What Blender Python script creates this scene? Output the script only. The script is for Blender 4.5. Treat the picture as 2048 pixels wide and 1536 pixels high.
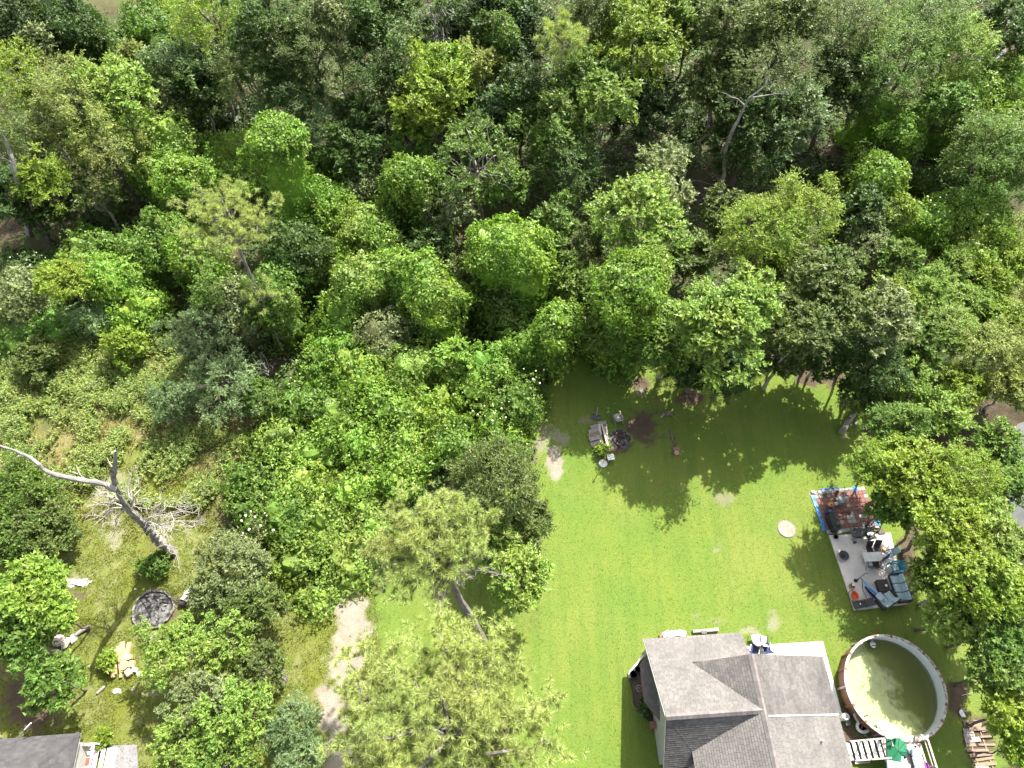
import bpy, math, random
import numpy as np
from mathutils import Matrix, Vector

for o in list(bpy.data.objects):
    bpy.data.objects.remove(o)
scene = bpy.context.scene
COL = scene.collection
R = math.radians

# ---------------------------------------------------------------- camera, sky, sun, exposure
CAM_H = 50.0          # the drone hovers 50 m up, looking 60 degrees down
PITCH = R(60)
FPX = 1420.0
cam = bpy.data.cameras.new('camera')
cam.sensor_width = 36.0
cam.lens = 36.0 * FPX / 2048.0
cam.clip_start = 0.5
cam.clip_end = 3000.0
cam_o = bpy.data.objects.new('camera', cam)
COL.objects.link(cam_o)
cam_o.location = (0, 0, CAM_H)
cam_o.rotation_euler = (R(90) - PITCH, 0, 0)
scene.camera = cam_o

SUN_DIR = Vector((0.40, 0.72, 1.0)).normalized()      # towards the sun
sun_el = math.asin(SUN_DIR.z)
sun_az = math.atan2(SUN_DIR.x, SUN_DIR.y)
w = bpy.data.worlds.new('World')
scene.world = w
w.use_nodes = True
wn = w.node_tree
wn.nodes.clear()
sky = wn.nodes.new('ShaderNodeTexSky')
sky.sky_type = 'NISHITA'
sky.sun_disc = False
sky.sun_elevation = sun_el
sky.sun_rotation = sun_az
sky.air_density = 1.0
sky.dust_density = 3.5
sky.ozone_density = 0.4
bg = wn.nodes.new('ShaderNodeBackground')
bg.inputs[1].default_value = 0.12
wo = wn.nodes.new('ShaderNodeOutputWorld')
hz = wn.nodes.new('ShaderNodeHueSaturation')      # unseen sky desaturated to take the blue out of the shade
hz.inputs['Saturation'].default_value = 0.45
wn.links.new(sky.outputs[0], hz.inputs['Color'])
wn.links.new(hz.outputs[0], bg.inputs[0])
wn.links.new(bg.outputs[0], wo.inputs[0])

sl = bpy.data.lights.new('sun', 'SUN')
sl.energy = 5.0
sl.angle = R(0.53)
sl.color = (1.0, 0.955, 0.87)
sun_o = bpy.data.objects.new('sun', sl)
COL.objects.link(sun_o)
sun_o.rotation_euler = SUN_DIR.to_track_quat('Z', 'Y').to_euler()
sun_o.location = (20, 40, 90)

scene.render.engine = 'CYCLES'
scene.view_settings.view_transform = 'Standard'
scene.view_settings.look = 'None'
scene.view_settings.gamma = 1.0
scene.view_settings.use_curve_mapping = False
scene.view_settings.exposure = 1.65
scene.cycles.max_bounces = 6
scene.cycles.diffuse_bounces = 3
scene.cycles.glossy_bounces = 2
scene.cycles.transmission_bounces = 4
scene.cycles.transparent_max_bounces = 8
scene.cycles.caustics_reflective = False
scene.cycles.caustics_refractive = False
scene.cycles.use_denoising = True
scene.cycles.denoiser = 'OPENIMAGEDENOISE'
scene.cycles.denoising_input_passes = 'RGB_ALBEDO_NORMAL'
scene.cycles.denoising_prefilter = 'ACCURATE'

# ---------------------------------------------------------------- where a line of sight meets a height
def at(x, y, z=0.0):
    u = (x - 1024) / FPX
    v = (y - 768) / FPX
    t = (CAM_H - z) / (math.sin(PITCH) + v * math.cos(PITCH))
    return (u * t, (math.cos(PITCH) - v * math.sin(PITCH)) * t)

def at3(x, y, z=0.0):
    return (*at(x, y, z), z)

def pxm(y, z=0.0):
    """pixels per metre, across, at image height y and height z"""
    v = (y - 768) / FPX
    return FPX * (math.sin(PITCH) + v * math.cos(PITCH)) / (CAM_H - z)

# ---------------------------------------------------------------- objects and their properties
def tag(o, label=None, cat=None, group=None, kind=None):
    if label: o['label'] = label
    if cat: o['category'] = cat
    if group: o['group'] = group
    if kind: o['kind'] = kind
    return o

def thing(name, label, cat, loc=(0, 0, 0), rot=0.0, group=None):
    o = bpy.data.objects.new(name, None)
    o.empty_display_size = 0.2
    COL.objects.link(o)
    o.location = loc if len(loc) == 3 else (loc[0], loc[1], 0)
    o.rotation_euler = (0, 0, rot)
    return tag(o, label, cat, group)

def link(name, me, parent=None, loc=None, rot=None, scale=None):
    o = bpy.data.objects.new(name, me)
    COL.objects.link(o)
    if parent: o.parent = parent
    if loc is not None: o.location = loc
    if rot is not None: o.rotation_euler = rot if hasattr(rot, '__len__') else (0, 0, rot)
    if scale is not None: o.scale = scale if hasattr(scale, '__len__') else (scale,) * 3
    return o

def mesh_np(name, V, faces, m=None, mat_idx=None, smooth=False):
    """V (n,3); faces: list of integer arrays (k, sides)"""
    me = bpy.data.meshes.new(name)
    V = np.ascontiguousarray(V, dtype=np.float32)
    me.vertices.add(len(V))
    me.vertices.foreach_set('co', V.ravel())
    loops = np.concatenate([f.ravel() for f in faces]).astype(np.int32)
    tot = np.concatenate([np.full(len(f), f.shape[1], dtype=np.int32) for f in faces])
    start = np.concatenate([[0], np.cumsum(tot)[:-1]]).astype(np.int32)
    me.loops.add(len(loops))
    me.loops.foreach_set('vertex_index', loops)
    me.polygons.add(len(tot))
    me.polygons.foreach_set('loop_start', start)
    if mat_idx is not None:
        me.polygons.foreach_set('material_index', np.asarray(mat_idx, dtype=np.int32))
    me.polygons.foreach_set('use_smooth', np.full(len(tot), smooth, dtype=bool))
    me.update(calc_edges=True)
    for mm in (m if isinstance(m, (list, tuple)) else [m]):
        if mm: me.materials.append(mm)
    return me

def rotz(a):
    c, s = math.cos(a), math.sin(a)
    return np.array([[c, -s, 0], [s, c, 0], [0, 0, 1.0]])

def basis(d):
    d = np.asarray(d, float)
    d = d / max(np.linalg.norm(d), 1e-9)
    a = np.array([0, 0, 1.0]) if abs(d[2]) < 0.9 else np.array([1.0, 0, 0])
    u = np.cross(a, d); u /= np.linalg.norm(u)
    return u, np.cross(d, u), d

class MB:
    """collects simple shapes and links them as one mesh"""
    def __init__(self):
        self.V = []; self.F = []; self.n = 0
    def add(self, V, F):
        V = np.asarray(V, float).reshape(-1, 3)
        self.V.append(V)
        for f in F:
            self.F.append([i + self.n for i in f])
        self.n += len(V)
        return self
    def box(self, c, s, rz=0.0, M=None, bev=0.0):
        x, y, z = s[0] / 2, s[1] / 2, s[2] / 2
        if bev > 0:
            b = min(bev, x * .8, y * .8)
            p = [(-x + b, -y), (x - b, -y), (x, -y + b), (x, y - b), (x - b, y), (-x + b, y), (-x, y - b), (-x, -y + b)]
            zb = min(bev, z * .8)
            q = [(px_ * (x - b) / x, py_ * (y - b) / y) for px_, py_ in p]
            V = [(a, b_, -z) for a, b_ in p] + [(a, b_, z - zb) for a, b_ in p] + [(a, b_, z) for a, b_ in q]
            F = [list(range(7, -1, -1)), list(range(16, 24))]
            for k in range(2):
                for i in range(8):
                    j = (i + 1) % 8
                    F.append([k * 8 + i, k * 8 + j, k * 8 + 8 + j, k * 8 + 8 + i])
        else:
            V = [(i, j, k) for k in (-z, z) for j in (-y, y) for i in (-x, x)]
            F = [[0, 2, 3, 1], [4, 5, 7, 6], [0, 1, 5, 4], [2, 6, 7, 3], [0, 4, 6, 2], [1, 3, 7, 5]]
        V = np.array(V, float)
        if M is not None: V = V @ np.asarray(M)[:3, :3].T
        if rz: V = V @ rotz(rz).T
        return self.add(V + np.asarray(c, float), F)
    def bar(self, a, b, w_, h, bev=0.0):
        """box beam from a to b, w_ across, h deep"""
        a = np.asarray(a, float); b = np.asarray(b, float)
        d = b - a; L = np.linalg.norm(d); d = d / L
        up = np.array([0, 0, 1.0]) if abs(d[2]) < 0.95 else np.array([0, 1.0, 0])
        s = np.cross(up, d); s /= np.linalg.norm(s)
        n = np.cross(d, s)
        return self.box((a + b) / 2, (L, w_, h), M=np.array([d, s, n]).T, bev=bev)
    def tube(self, pts, rad, sides=8, cap=True):
        pts = np.asarray(pts, float)
        rad = np.full(len(pts), rad, float) if np.isscalar(rad) else np.asarray(rad, float)
        T = np.gradient(pts, axis=0)
        u, v, _ = basis(T[0])
        V = []
        ang = np.linspace(0, 2 * np.pi, sides, endpoint=False)
        for p, t, r in zip(pts, T, rad):
            t = t / max(np.linalg.norm(t), 1e-9)
            u = u - t * (u @ t); u /= max(np.linalg.norm(u), 1e-9)
            v = np.cross(t, u)
            V.append(p + r * (np.cos(ang)[:, None] * u + np.sin(ang)[:, None] * v))
        F = []
        for k in range(len(pts) - 1):
            for i in range(sides):
                j = (i + 1) % sides
                F.append([k * sides + i, k * sides + j, (k + 1) * sides + j, (k + 1) * sides + i])
        if cap:
            F.append(list(range(sides - 1, -1, -1)))
            F.append([(len(pts) - 1) * sides + i for i in range(sides)])
        return self.add(np.concatenate(V), F)
    def rough_tube(self, pts, rad, sides=10, seed=0, step=.28, lump=.16):
        """a knotty limb: finer steps, uneven girth, bark ridges"""
        rng = np.random.default_rng(seed)
        pts = np.asarray(pts, float); rad = np.asarray(rad, float)
        d = np.concatenate([[0], np.cumsum(np.linalg.norm(np.diff(pts, axis=0), axis=1))])
        n = max(6, int(d[-1] / step))
        t = np.linspace(0, d[-1], n)
        P = np.stack([np.interp(t, d, pts[:, k]) for k in range(3)], 1)
        r = np.interp(t, d, rad)
        P[1:-1] += rng.normal(size=(n - 2, 3)) * r[1:-1, None] * .16
        r = r * (1 + rng.normal(size=n) * lump * .6)
        k0 = self.n
        self.tube(P, r, sides)
        V = self.V[-1]
        ridge_ = 1 + lump * rng.normal(size=sides)
        c = np.repeat(P, sides, 0)
        f = np.tile(ridge_, n) * (1 + rng.normal(size=n * sides) * lump * .4)
        self.V[-1] = c + (V - c) * np.clip(f, .6, 1.5)[:, None]
        return self
    def lathe(self, prof, sides=24, c=(0, 0, 0), sx=1.0, sy=1.0, closed=False):
        """prof: (r, z) list turned about z"""
        V = []; F = []
        ang = np.linspace(0, 2 * np.pi, sides, endpoint=False)
        for r, z in prof:
            V.append(np.stack([r * np.cos(ang) * sx, r * np.sin(ang) * sy, np.full(sides, z)], 1))
        for k in range(len(prof) - 1):
            for i in range(sides):
                j = (i + 1) % sides
                F.append([k * sides + i, k * sides + j, (k + 1) * sides + j, (k + 1) * sides + i])
        if not closed:
            if prof[0][0] > 1e-4: F.append(list(range(sides - 1, -1, -1)))
            if prof[-1][0] > 1e-4: F.append([(len(prof) - 1) * sides + i for i in range(sides)])
        return self.add(np.concatenate(V) + np.asarray(c, float), F)
    def prism(self, poly, z0, z1, c=(0, 0, 0)):
        n = len(poly)
        a = sum(poly[i][0] * poly[(i + 1) % n][1] - poly[(i + 1) % n][0] * poly[i][1] for i in range(n))
        if a < 0: poly = poly[::-1]
        V = [(p[0], p[1], z0) for p in poly] + [(p[0], p[1], z1) for p in poly]
        F = [list(range(n - 1, -1, -1)), list(range(n, 2 * n))]
        for i in range(n):
            j = (i + 1) % n
            F.append([i, j, n + j, n + i])
        return self.add(np.array(V) + np.asarray(c, float), F)
    def slab3(self, top, t):
        """a plate under a planar 3-D outline, t thick (straight down)"""
        n = len(top); top = np.asarray(top, float)
        nrm = np.cross(top[1] - top[0], top[2] - top[0])
        if nrm[2] < 0: top = top[::-1]
        low = top - np.array([0, 0, t])
        F = [list(range(n)), list(range(2 * n - 1, n - 1, -1))]
        for i in range(n):
            j = (i + 1) % n
            F.append([j, i, n + i, n + j])
        return self.add(np.concatenate([top, low]), F)
    def blob(self, c, s, seed=0, rough=0.18, nu=9, nv=6, flat=-0.75):
        rng = np.random.default_rng(seed)
        V = []; F = []
        k = rng.normal(size=(5, 3)) * 2.2; ph = rng.uniform(0, 6.28, 5)
        for j in range(nv + 1):
            th = np.pi * j / nv
            for i in range(nu):
                f = 2 * np.pi * i / nu
                d = np.array([np.sin(th) * np.cos(f), np.sin(th) * np.sin(f), np.cos(th)])
                r = 1 + rough * np.sin(k @ d + ph).sum() / 1.8
                p = d * r
                p[2] = max(p[2], flat)
                V.append(p * np.asarray(s) + np.asarray(c))
        for j in range(nv):
            for i in range(nu):
                q = (i + 1) % nu
                F.append([j * nu + i, (j + 1) * nu + i, (j + 1) * nu + q, j * nu + q])
        return self.add(V, F)
    def mesh(self, name, m, smooth=False):
        me = bpy.data.meshes.new(name)
        V = np.concatenate(self.V)
        me.from_pydata(V.tolist(), [], self.F)
        me.update()
        if smooth:
            me.polygons.foreach_set('use_smooth', [True] * len(me.polygons))
        for mm in (m if isinstance(m, (list, tuple)) else [m]):
            if mm: me.materials.append(mm)
        return me
    def build(self, name, m, parent=None, loc=None, rot=None, smooth=False):
        return link(name, self.mesh(name, m, smooth), parent, loc, rot)

# ---------------------------------------------------------------- materials
class N:
    def __init__(self, name):
        self.m = bpy.data.materials.new(name)
        self.m.use_nodes = True
        self.t = self.m.node_tree
        self.t.nodes.clear()
        self.out = self.t.nodes.new('ShaderNodeOutputMaterial')
    def n(self, typ, **kw):
        nd = self.t.nodes.new(typ)
        ins = kw.pop('ins', {})
        for k, v in kw.items(): setattr(nd, k, v)
        for k, v in ins.items():
            s = nd.inputs[k]
            if isinstance(v, bpy.types.NodeSocket): self.t.links.new(v, s)
            else: s.default_value = v
        return nd
    def noise(self, vec, scale, detail=4.0, rough=0.55):
        return self.n('ShaderNodeTexNoise', ins={'Vector': vec, 'Scale': scale, 'Detail': detail, 'Roughness': rough})
    def ramp(self, fac, a, b, ca=(0, 0, 0, 1), cb=(1, 1, 1, 1)):
        r = self.n('ShaderNodeValToRGB', ins={'Fac': fac})
        r.color_ramp.elements[0].position = a; r.color_ramp.elements[0].color = ca
        r.color_ramp.elements[1].position = b; r.color_ramp.elements[1].color = cb
        return r.outputs[0]
    def mix(self, fac, a, b, mode='MIX'):
        x = self.n('ShaderNodeMix', data_type='RGBA', blend_type=mode)
        for i, v in ((0, fac), (6, a), (7, b)):
            if isinstance(v, bpy.types.NodeSocket): self.t.links.new(v, x.inputs[i])
            else: x.inputs[i].default_value = v if i == 0 else (*v[:3], 1)
        return x.outputs[2]
    def math(self, op, a, b=0.0, c=0.0):
        x = self.n('ShaderNodeMath', operation=op)
        for i, v in enumerate((a, b, c)):
            if isinstance(v, bpy.types.NodeSocket): self.t.links.new(v, x.inputs[i])
            else: x.inputs[i].default_value = v
        return x.outputs[0]
    def done(self, sh):
        self.t.links.new(sh, self.out.inputs[0])
        return self.m

def pmat(name, c1, c2=None, scale=6.0, rough=0.8, bump=0.0, bscale=None, metal=0.0, lo=0.35, hi=0.65, stretch=(1, 1, 1), spec=0.4, island=0.0):
    """principled material whose colour wanders between c1 and c2"""
    k = N(name)
    tc = k.n('ShaderNodeTexCoord')
    mp = k.n('ShaderNodeMapping', ins={'Vector': tc.outputs['Object'], 'Scale': stretch})
    c2 = c2 or tuple(v * 0.75 for v in c1)
    nz = k.noise(mp.outputs[0], scale)
    col = k.mix(k.ramp(nz.outputs[0], lo, hi), c1, c2)
    if island:
        g = k.n('ShaderNodeNewGeometry')
        v = k.math('MULTIPLY_ADD', g.outputs['Random Per Island'], island * 2, 1 - island)
        hsv = k.n('ShaderNodeHueSaturation', ins={'Color': col, 'Value': v})
        col = hsv.outputs[0]
    b = k.n('ShaderNodeBsdfPrincipled', ins={'Base Color': col, 'Roughness': rough, 'Metallic': metal, 'Specular IOR Level': spec})
    if bump:
        n2 = k.noise(mp.outputs[0], bscale or scale * 4)
        bp = k.n('ShaderNodeBump', ins={'Height': n2.outputs[0], 'Strength': bump, 'Distance': 0.02})
        k.t.links.new(bp.outputs[0], b.inputs['Normal'])
    return k.done(b.outputs[0])

def leaf_mat(name, var=0.45, trans=0.32, rough=0.5, spec=0.3, hue=0.02):
    """leaves: the plant's own colour (object colour), varied leaf by leaf and clump by clump"""
    k = N(name)
    oi = k.n('ShaderNodeObjectInfo')
    g = k.n('ShaderNodeNewGeometry')
    nz = k.noise(g.outputs['Position'], 0.55, 3.0)
    v = k.math('MULTIPLY_ADD', g.outputs['Random Per Island'], var * 2, 1 - var)
    v2 = k.math('MULTIPLY_ADD', nz.outputs[0], 0.9, 0.55)
    v = k.math('MULTIPLY', v, v2)
    wn_ = k.n('ShaderNodeTexWhiteNoise', noise_dimensions='1D', ins={'W': k.math('MULTIPLY', g.outputs['Random Per Island'], 917.0)})
    nz2 = k.noise(g.outputs['Position'], 0.25, 2.0)
    h = k.math('MULTIPLY_ADD', wn_.outputs[0], hue * 2, 0.5 - hue)
    h = k.math('ADD', h, k.math('MULTIPLY_ADD', nz2.outputs[0], -0.06, 0.03))
    hsv = k.n('ShaderNodeHueSaturation', ins={'Color': oi.outputs['Color'], 'Value': v, 'Hue': h})
    b = k.n('ShaderNodeBsdfPrincipled', ins={'Base Color': hsv.outputs[0], 'Roughness': rough, 'Specular IOR Level': spec})
    tcol = k.mix(0.5, hsv.outputs[0], (0.85, 1.0, 0.12), 'MULTIPLY')
    tcol2 = k.n('ShaderNodeHueSaturation', ins={'Color': tcol, 'Value': 1.7})
    t = k.n('ShaderNodeBsdfTranslucent', ins={'Color': tcol2.outputs[0]})
    mx = k.n('ShaderNodeMixShader', ins={0: trans, 1: b.outputs[0], 2: t.outputs[0]})
    return k.done(mx.outputs[0])

LEAF = leaf_mat('leaf')
NEEDLE = leaf_mat('pine_needle', var=0.3, trans=0.25, rough=0.45, spec=0.4, hue=0.015)
GRASS = leaf_mat('grass_blade', var=0.16, trans=0.3, hue=0.012)
WEED = leaf_mat('weed_leaf', var=0.45, trans=0.3, hue=0.04)
BARK = pmat('bark', (0.16, 0.13, 0.105), (0.07, 0.055, 0.045), 5, 0.95, 0.8, 22, stretch=(1, 1, .35))
PALEBARK = pmat('pale_bark', (0.33, 0.30, 0.26), (0.16, 0.14, 0.12), 4, 0.95, 0.5, 20, stretch=(1, 1, .5))
GREYWOOD = pmat('weathered_dead_wood', (0.27, 0.248, 0.222), (0.095, 0.085, 0.075), 2.2, 0.95, 0.8, 18, stretch=(1, 1, .4))
TWIG = pmat('bleached_twig', (0.36, 0.335, 0.29), (0.24, 0.22, 0.19), 3, 0.95)

# ---------------------------------------------------------------- smooth noise for shapes
def waves(seed, n=10, wl=1.0):
    r = np.random.default_rng(seed)
    d = r.normal(size=(n, 3)); d /= np.linalg.norm(d, axis=1)[:, None]
    k = d * (2 * np.pi / (wl * r.uniform(0.6, 1.7, n)))[:, None]
    ph = r.uniform(0, 2 * np.pi, n)
    def f(P):
        return np.sin(np.asarray(P) @ k.T + ph).sum(-1) / math.sqrt(n)
    return f

def unit(a):
    return a / np.maximum(np.linalg.norm(a, axis=-1, keepdims=True), 1e-9)

def leaf_quads(P, A, Nn, l, wd, fold=0.15):
    """pointed leaves at P, long axis A, normal Nn, one face each"""
    A = unit(A)
    B = unit(np.cross(Nn, A))
    l = np.broadcast_to(l, len(P))[:, None] * 0.5
    wd = np.broadcast_to(wd, len(P))[:, None] * 0.5
    V = np.stack([P - A * l * .8 - B * wd, P - A * l * .8 + B * wd, P + A * l * 1.1], 1)
    return V.reshape(-1, 3)

def quads_index(n, off=0):
    return (np.arange(n * 3).reshape(n, 3) + off).astype(np.int32)

def limb_path(a, b, rng, n=6, wob=0.06, sag=0.0):
    a = np.asarray(a, float); b = np.asarray(b, float)
    t = np.linspace(0, 1, n)[:, None]
    P = a + (b - a) * t
    L = np.linalg.norm(b - a)
    off = rng.normal(size=(n, 3)) * L * wob
    off[0] = 0; off[-1] = 0
    P = P + off
    P[:, 2] += sag * L * np.sin(t[:, 0] * np.pi)
    return P
# ---------------------------------------------------------------- the ground
def poly_dist(X, Y, poly):
    """signed distance to a polygon, positive inside"""
    P = np.asarray(poly, float); n = len(P)
    inside = np.zeros(X.shape, bool); dmin = np.full(X.shape, 1e9)
    for i in range(n):
        a = P[i]; b = P[(i + 1) % n]
        e = b - a
        t = np.clip(((X - a[0]) * e[0] + (Y - a[1]) * e[1]) / (e @ e), 0, 1)
        d = np.hypot(X - a[0] - t * e[0], Y - a[1] - t * e[1])
        dmin = np.minimum(dmin, d)
        c = ((a[1] > Y) != (b[1] > Y)) & (X < (b[0] - a[0]) * (Y - a[1]) / (b[1] - a[1] + 1e-12) + a[0])
        inside ^= c
    return np.where(inside, dmin, -dmin)

def pxpoly(pts): return [at(*p) for p in pts]
def sstep(a, b, x):
    t = np.clip((x - a) / (b - a), 0, 1)
    return t * t * (3 - 2 * t)

LAWN = pxpoly([(1075, 900), (1085, 760), (1180, 700), (1330, 730), (1500, 740), (1700, 735), (1790, 900), (1840, 1100), (1960, 1250), (2000, 1400), (2010, 1640), (740, 1640), (745, 1500), (765, 1330), (748, 1190), (880, 1080), (1020, 980)])
YARD = pxpoly([(-200, 1640), (-120, 1100), (120, 1030), (180, 900), (300, 880), (420, 960), (440, 1080), (560, 1180), (655, 1160), (750, 1180), (765, 1330), (745, 1500), (740, 1640)])
MEADOW = pxpoly([(-120, 900), (60, 840), (240, 800), (380, 820), (500, 830), (560, 880), (480, 980), (420, 1060), (300, 1050), (180, 1040), (-120, 1060)])
MEADOW2 = pxpoly([(1780, 520), (1850, 470), (2200, 440), (2250, 720), (1980, 690), (1880, 640), (1800, 600)])
WEEDS = pxpoly([(-150, 720), (20, 660), (180, 660), (330, 700), (380, 800), (250, 840), (60, 870), (-150, 920)])
PATCHGAP = pxpoly([(640, 940), (680, 915), (700, 960), (680, 1010), (650, 1000)])
FIELD = [(-140, 240), (-140, 83), (-62, 79.8), (-56, 79.2), (-50, 78.6), (-44, 79.5), (-30, 92), (0, 110), (140, 120), (140, 240)]
POND = pxpoly([(2022, 965), (2012, 1005), (2020, 1045), (2090, 1110), (2250, 1080), (2250, 840), (2120, 820), (2046, 842), (2038, 872), (2050, 920)])
CREEK = pxpoly([(1795, 345), (1830, 350), (1860, 300), (1895, 258), (1950, 180), (2060, 60), (2020, 40), (1920, 170), (1865, 250), (1825, 300)])
CREEK2 = pxpoly([(1675, 378), (1700, 372), (1745, 376), (1760, 392), (1720, 398), (1680, 394)])

_n1 = waves(1, 14, 3.0); _n2 = waves(2, 14, 1.1); _n3 = waves(3, 14, 8.0); _n4 = waves(4, 14, .45)
def ground_z(X, Y):
    P = np.stack([X, Y, np.zeros_like(X)], -1)
    z = np.zeros_like(X)
    for pl, dep, wdt in ((POND, 0.9, 2.4), (CREEK, 0.7, 1.6), (CREEK2, 0.35, .8)):
        d = poly_dist(X, Y, pl)
        z = z - dep * sstep(-wdt * .5, wdt * .5, d)
    wild = sstep(0.5, 4.0, -np.maximum(np.maximum(poly_dist(X, Y, LAWN), poly_dist(X, Y, YARD)), -6 + 0 * X))
    return z + wild * (0.10 * _n1(P) + .03 * _n2(P))

# bare and worn places: (x, y, rx, ry, angle, strength) in photo pixels
PALE = [(705, 1230, 38, 60, 0, 1.0), (695, 1330, 42, 80, 0, 1.1), (665, 1430, 34, 80, 0, 1.0), (690, 1540, 50, 60, 0, .9), (1108, 922, 18, 40, 0, 1.0), (1120, 875, 22, 20, 0, .6),
        (1085, 880, 22, 40, 20, .55), (1175, 840, 24, 12, 0, .45), (1573, 1058, 24, 20, 0, .5), (1545, 1245, 20, 24, 0, .55), (1500, 1262, 26, 10, 0, .6), (1432, 1243, 40, 8, 0, .35),
        (1392, 1230, 12, 8, 0, .4), (1450, 995, 34, 20, 0, .42), (1440, 1090, 26, 20, 0, .25), (150, 1165, 34, 14, 0, .6), (320, 1385, 60, 7, -5, .6), (235, 1382, 16, 10, 0, .5), (215, 970, 50, 50, 0, .5),
        (230, 1070, 26, 40, 0, .5), (300, 1260, 34, 26, 0, .55), (420, 1255, 30, 20, 0, .3), (1600, 1160, 6, 4, 0, .5), (1467, 1167, 6, 4, 0, .6), (1434, 1104, 6, 5, 0, .6), (1336, 1129, 5, 4, 0, .6),
        (1686, 872, 9, 8, 0, .7), (1365, 795, 12, 6, 0, .5), (620, 1450, 14, 70, 0, .25), (1607, 1251, 5, 4, 0, .6), (1280, 785, 16, 14, 0, .6), (1620, 985, 12, 10, 0, .4), (590, 1300, 10, 90, 0, .2), (1700, 1330, 10, 40, 20, .4)]
SOIL = [(1285, 855, 42, 40, 0, .95), (1240, 890, 30, 22, 0, .8), (1280, 770, 24, 22, 0, .8), (1375, 795, 34, 16, 0, .9), (1345, 895, 10, 30, 0, .4), (1640, 755, 60, 22, 0, .9), (1730, 880, 14, 40, 15, .9),
        (1200, 885, 20, 40, 0, .4), (1710, 1370, 24, 90, 15, .8), (1690, 1480, 30, 40, 0, .9), (1915, 1400, 26, 50, 0, .9), (140, 1190, 44, 30, -20, .7), (60, 1400, 70, 80, 0, .8), (115, 1140, 60, 16, -20, .6),
        (320, 1215, 54, 44, 0, .6), (370, 1480, 60, 40, 0, .5), (310, 1100, 30, 20, 0, .4), (1450, 1000, 30, 22, 0, .35), (1100, 745, 40, 10, -20, .6), (490, 1280, 40, 40, 0, .6), (1820, 1100, 26, 130, 12, .8), (1960, 1480, 40, 60, 0, .8), (880, 1180, 60, 60, 0, .35), (1060, 1235, 40, 40, 0, .3)]
CHALK = [(148, 1165, 22, 5, 0, 1.0), (176, 1163, 6, 5, 0, .9), (374, 1190, 7, 18, 10, .8)]

def spots(X, Y, lst):
    """soft-edged worn places, laid on the ground"""
    w_ = np.zeros_like(X)
    P = np.stack([X, Y, np.zeros_like(X)], -1)
    nz = _n2(P) * .22 + _n4(P) * .2
    for x, y, rx, ry, a, s in lst:
        c = at(x, y)
        sx = rx / pxm(y); v = (y - 768) / FPX
        D = math.sin(PITCH) + v * math.cos(PITCH)
        sy = ry / (FPX * D * D / CAM_H)
        ca, sa = math.cos(R(-a)), math.sin(R(-a))
        dx = X - c[0] - (Y - c[1]) * (c[0] / max(c[1] + 30, 8)) * .5; dy = Y - c[1]
        qx = (dx * ca + dy * sa) / sx; qy = (-dx * sa + dy * ca) / sy
        q = np.sqrt(qx * qx + qy * qy)
        w_ = np.maximum(w_, s * sstep(1.25, .45, q + nz * .8))
    return np.clip(w_, 0, 1.2)

def grid_axis(a, b, step, far):
    core = np.arange(a, b + step, step)
    out = [core[-1] + step * 1.6 ** i for i in range(1, 60)]
    out = [v for v in out if v < far] + [far]
    inn = [core[0] - step * 1.6 ** i for i in range(1, 60)]
    inn = [v for v in inn if v > -far] + [-far]
    return np.array(inn[::-1] + list(core) + out)

gx = grid_axis(-40, 40, 0.28, 1500.0)
gy = grid_axis(-2, 58, 0.28, 1500.0)
GX, GY = np.meshgrid(gx, gy)
GZ = ground_z(GX, GY)
nx, ny = len(gx), len(gy)
idx = np.arange(nx * ny).reshape(ny, nx)
F = np.stack([idx[:-1, :-1], idx[:-1, 1:], idx[1:, 1:], idx[1:, :-1]], -1).reshape(-1, 4)

def zones(X, Y):
    P = np.stack([X, Y, np.zeros_like(X)], -1)
    nz = .35 * _n2(P) + .3 * _n4(P)
    lawn = sstep(-.45, .35, poly_dist(X, Y, LAWN) + nz)
    yard = sstep(-.6, .6, poly_dist(X, Y, YARD) + nz) * (1 - lawn)
    mead = np.maximum(sstep(-1.2, 1.2, poly_dist(X, Y, MEADOW) + nz * 2), np.maximum(sstep(-1, 1, poly_dist(X, Y, MEADOW2) + nz * 2), .9 * sstep(-1, 1, poly_dist(X, Y, WEEDS) + nz * 2)))
    mead = np.maximum(mead, sstep(-.5, .5, poly_dist(X, Y, PATCHGAP) + nz)) * (1 - lawn) * (1 - yard)
    field = sstep(-.8, .8, poly_dist(X, Y, FIELD) + nz)
    return lawn, yard, mead, field

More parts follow.
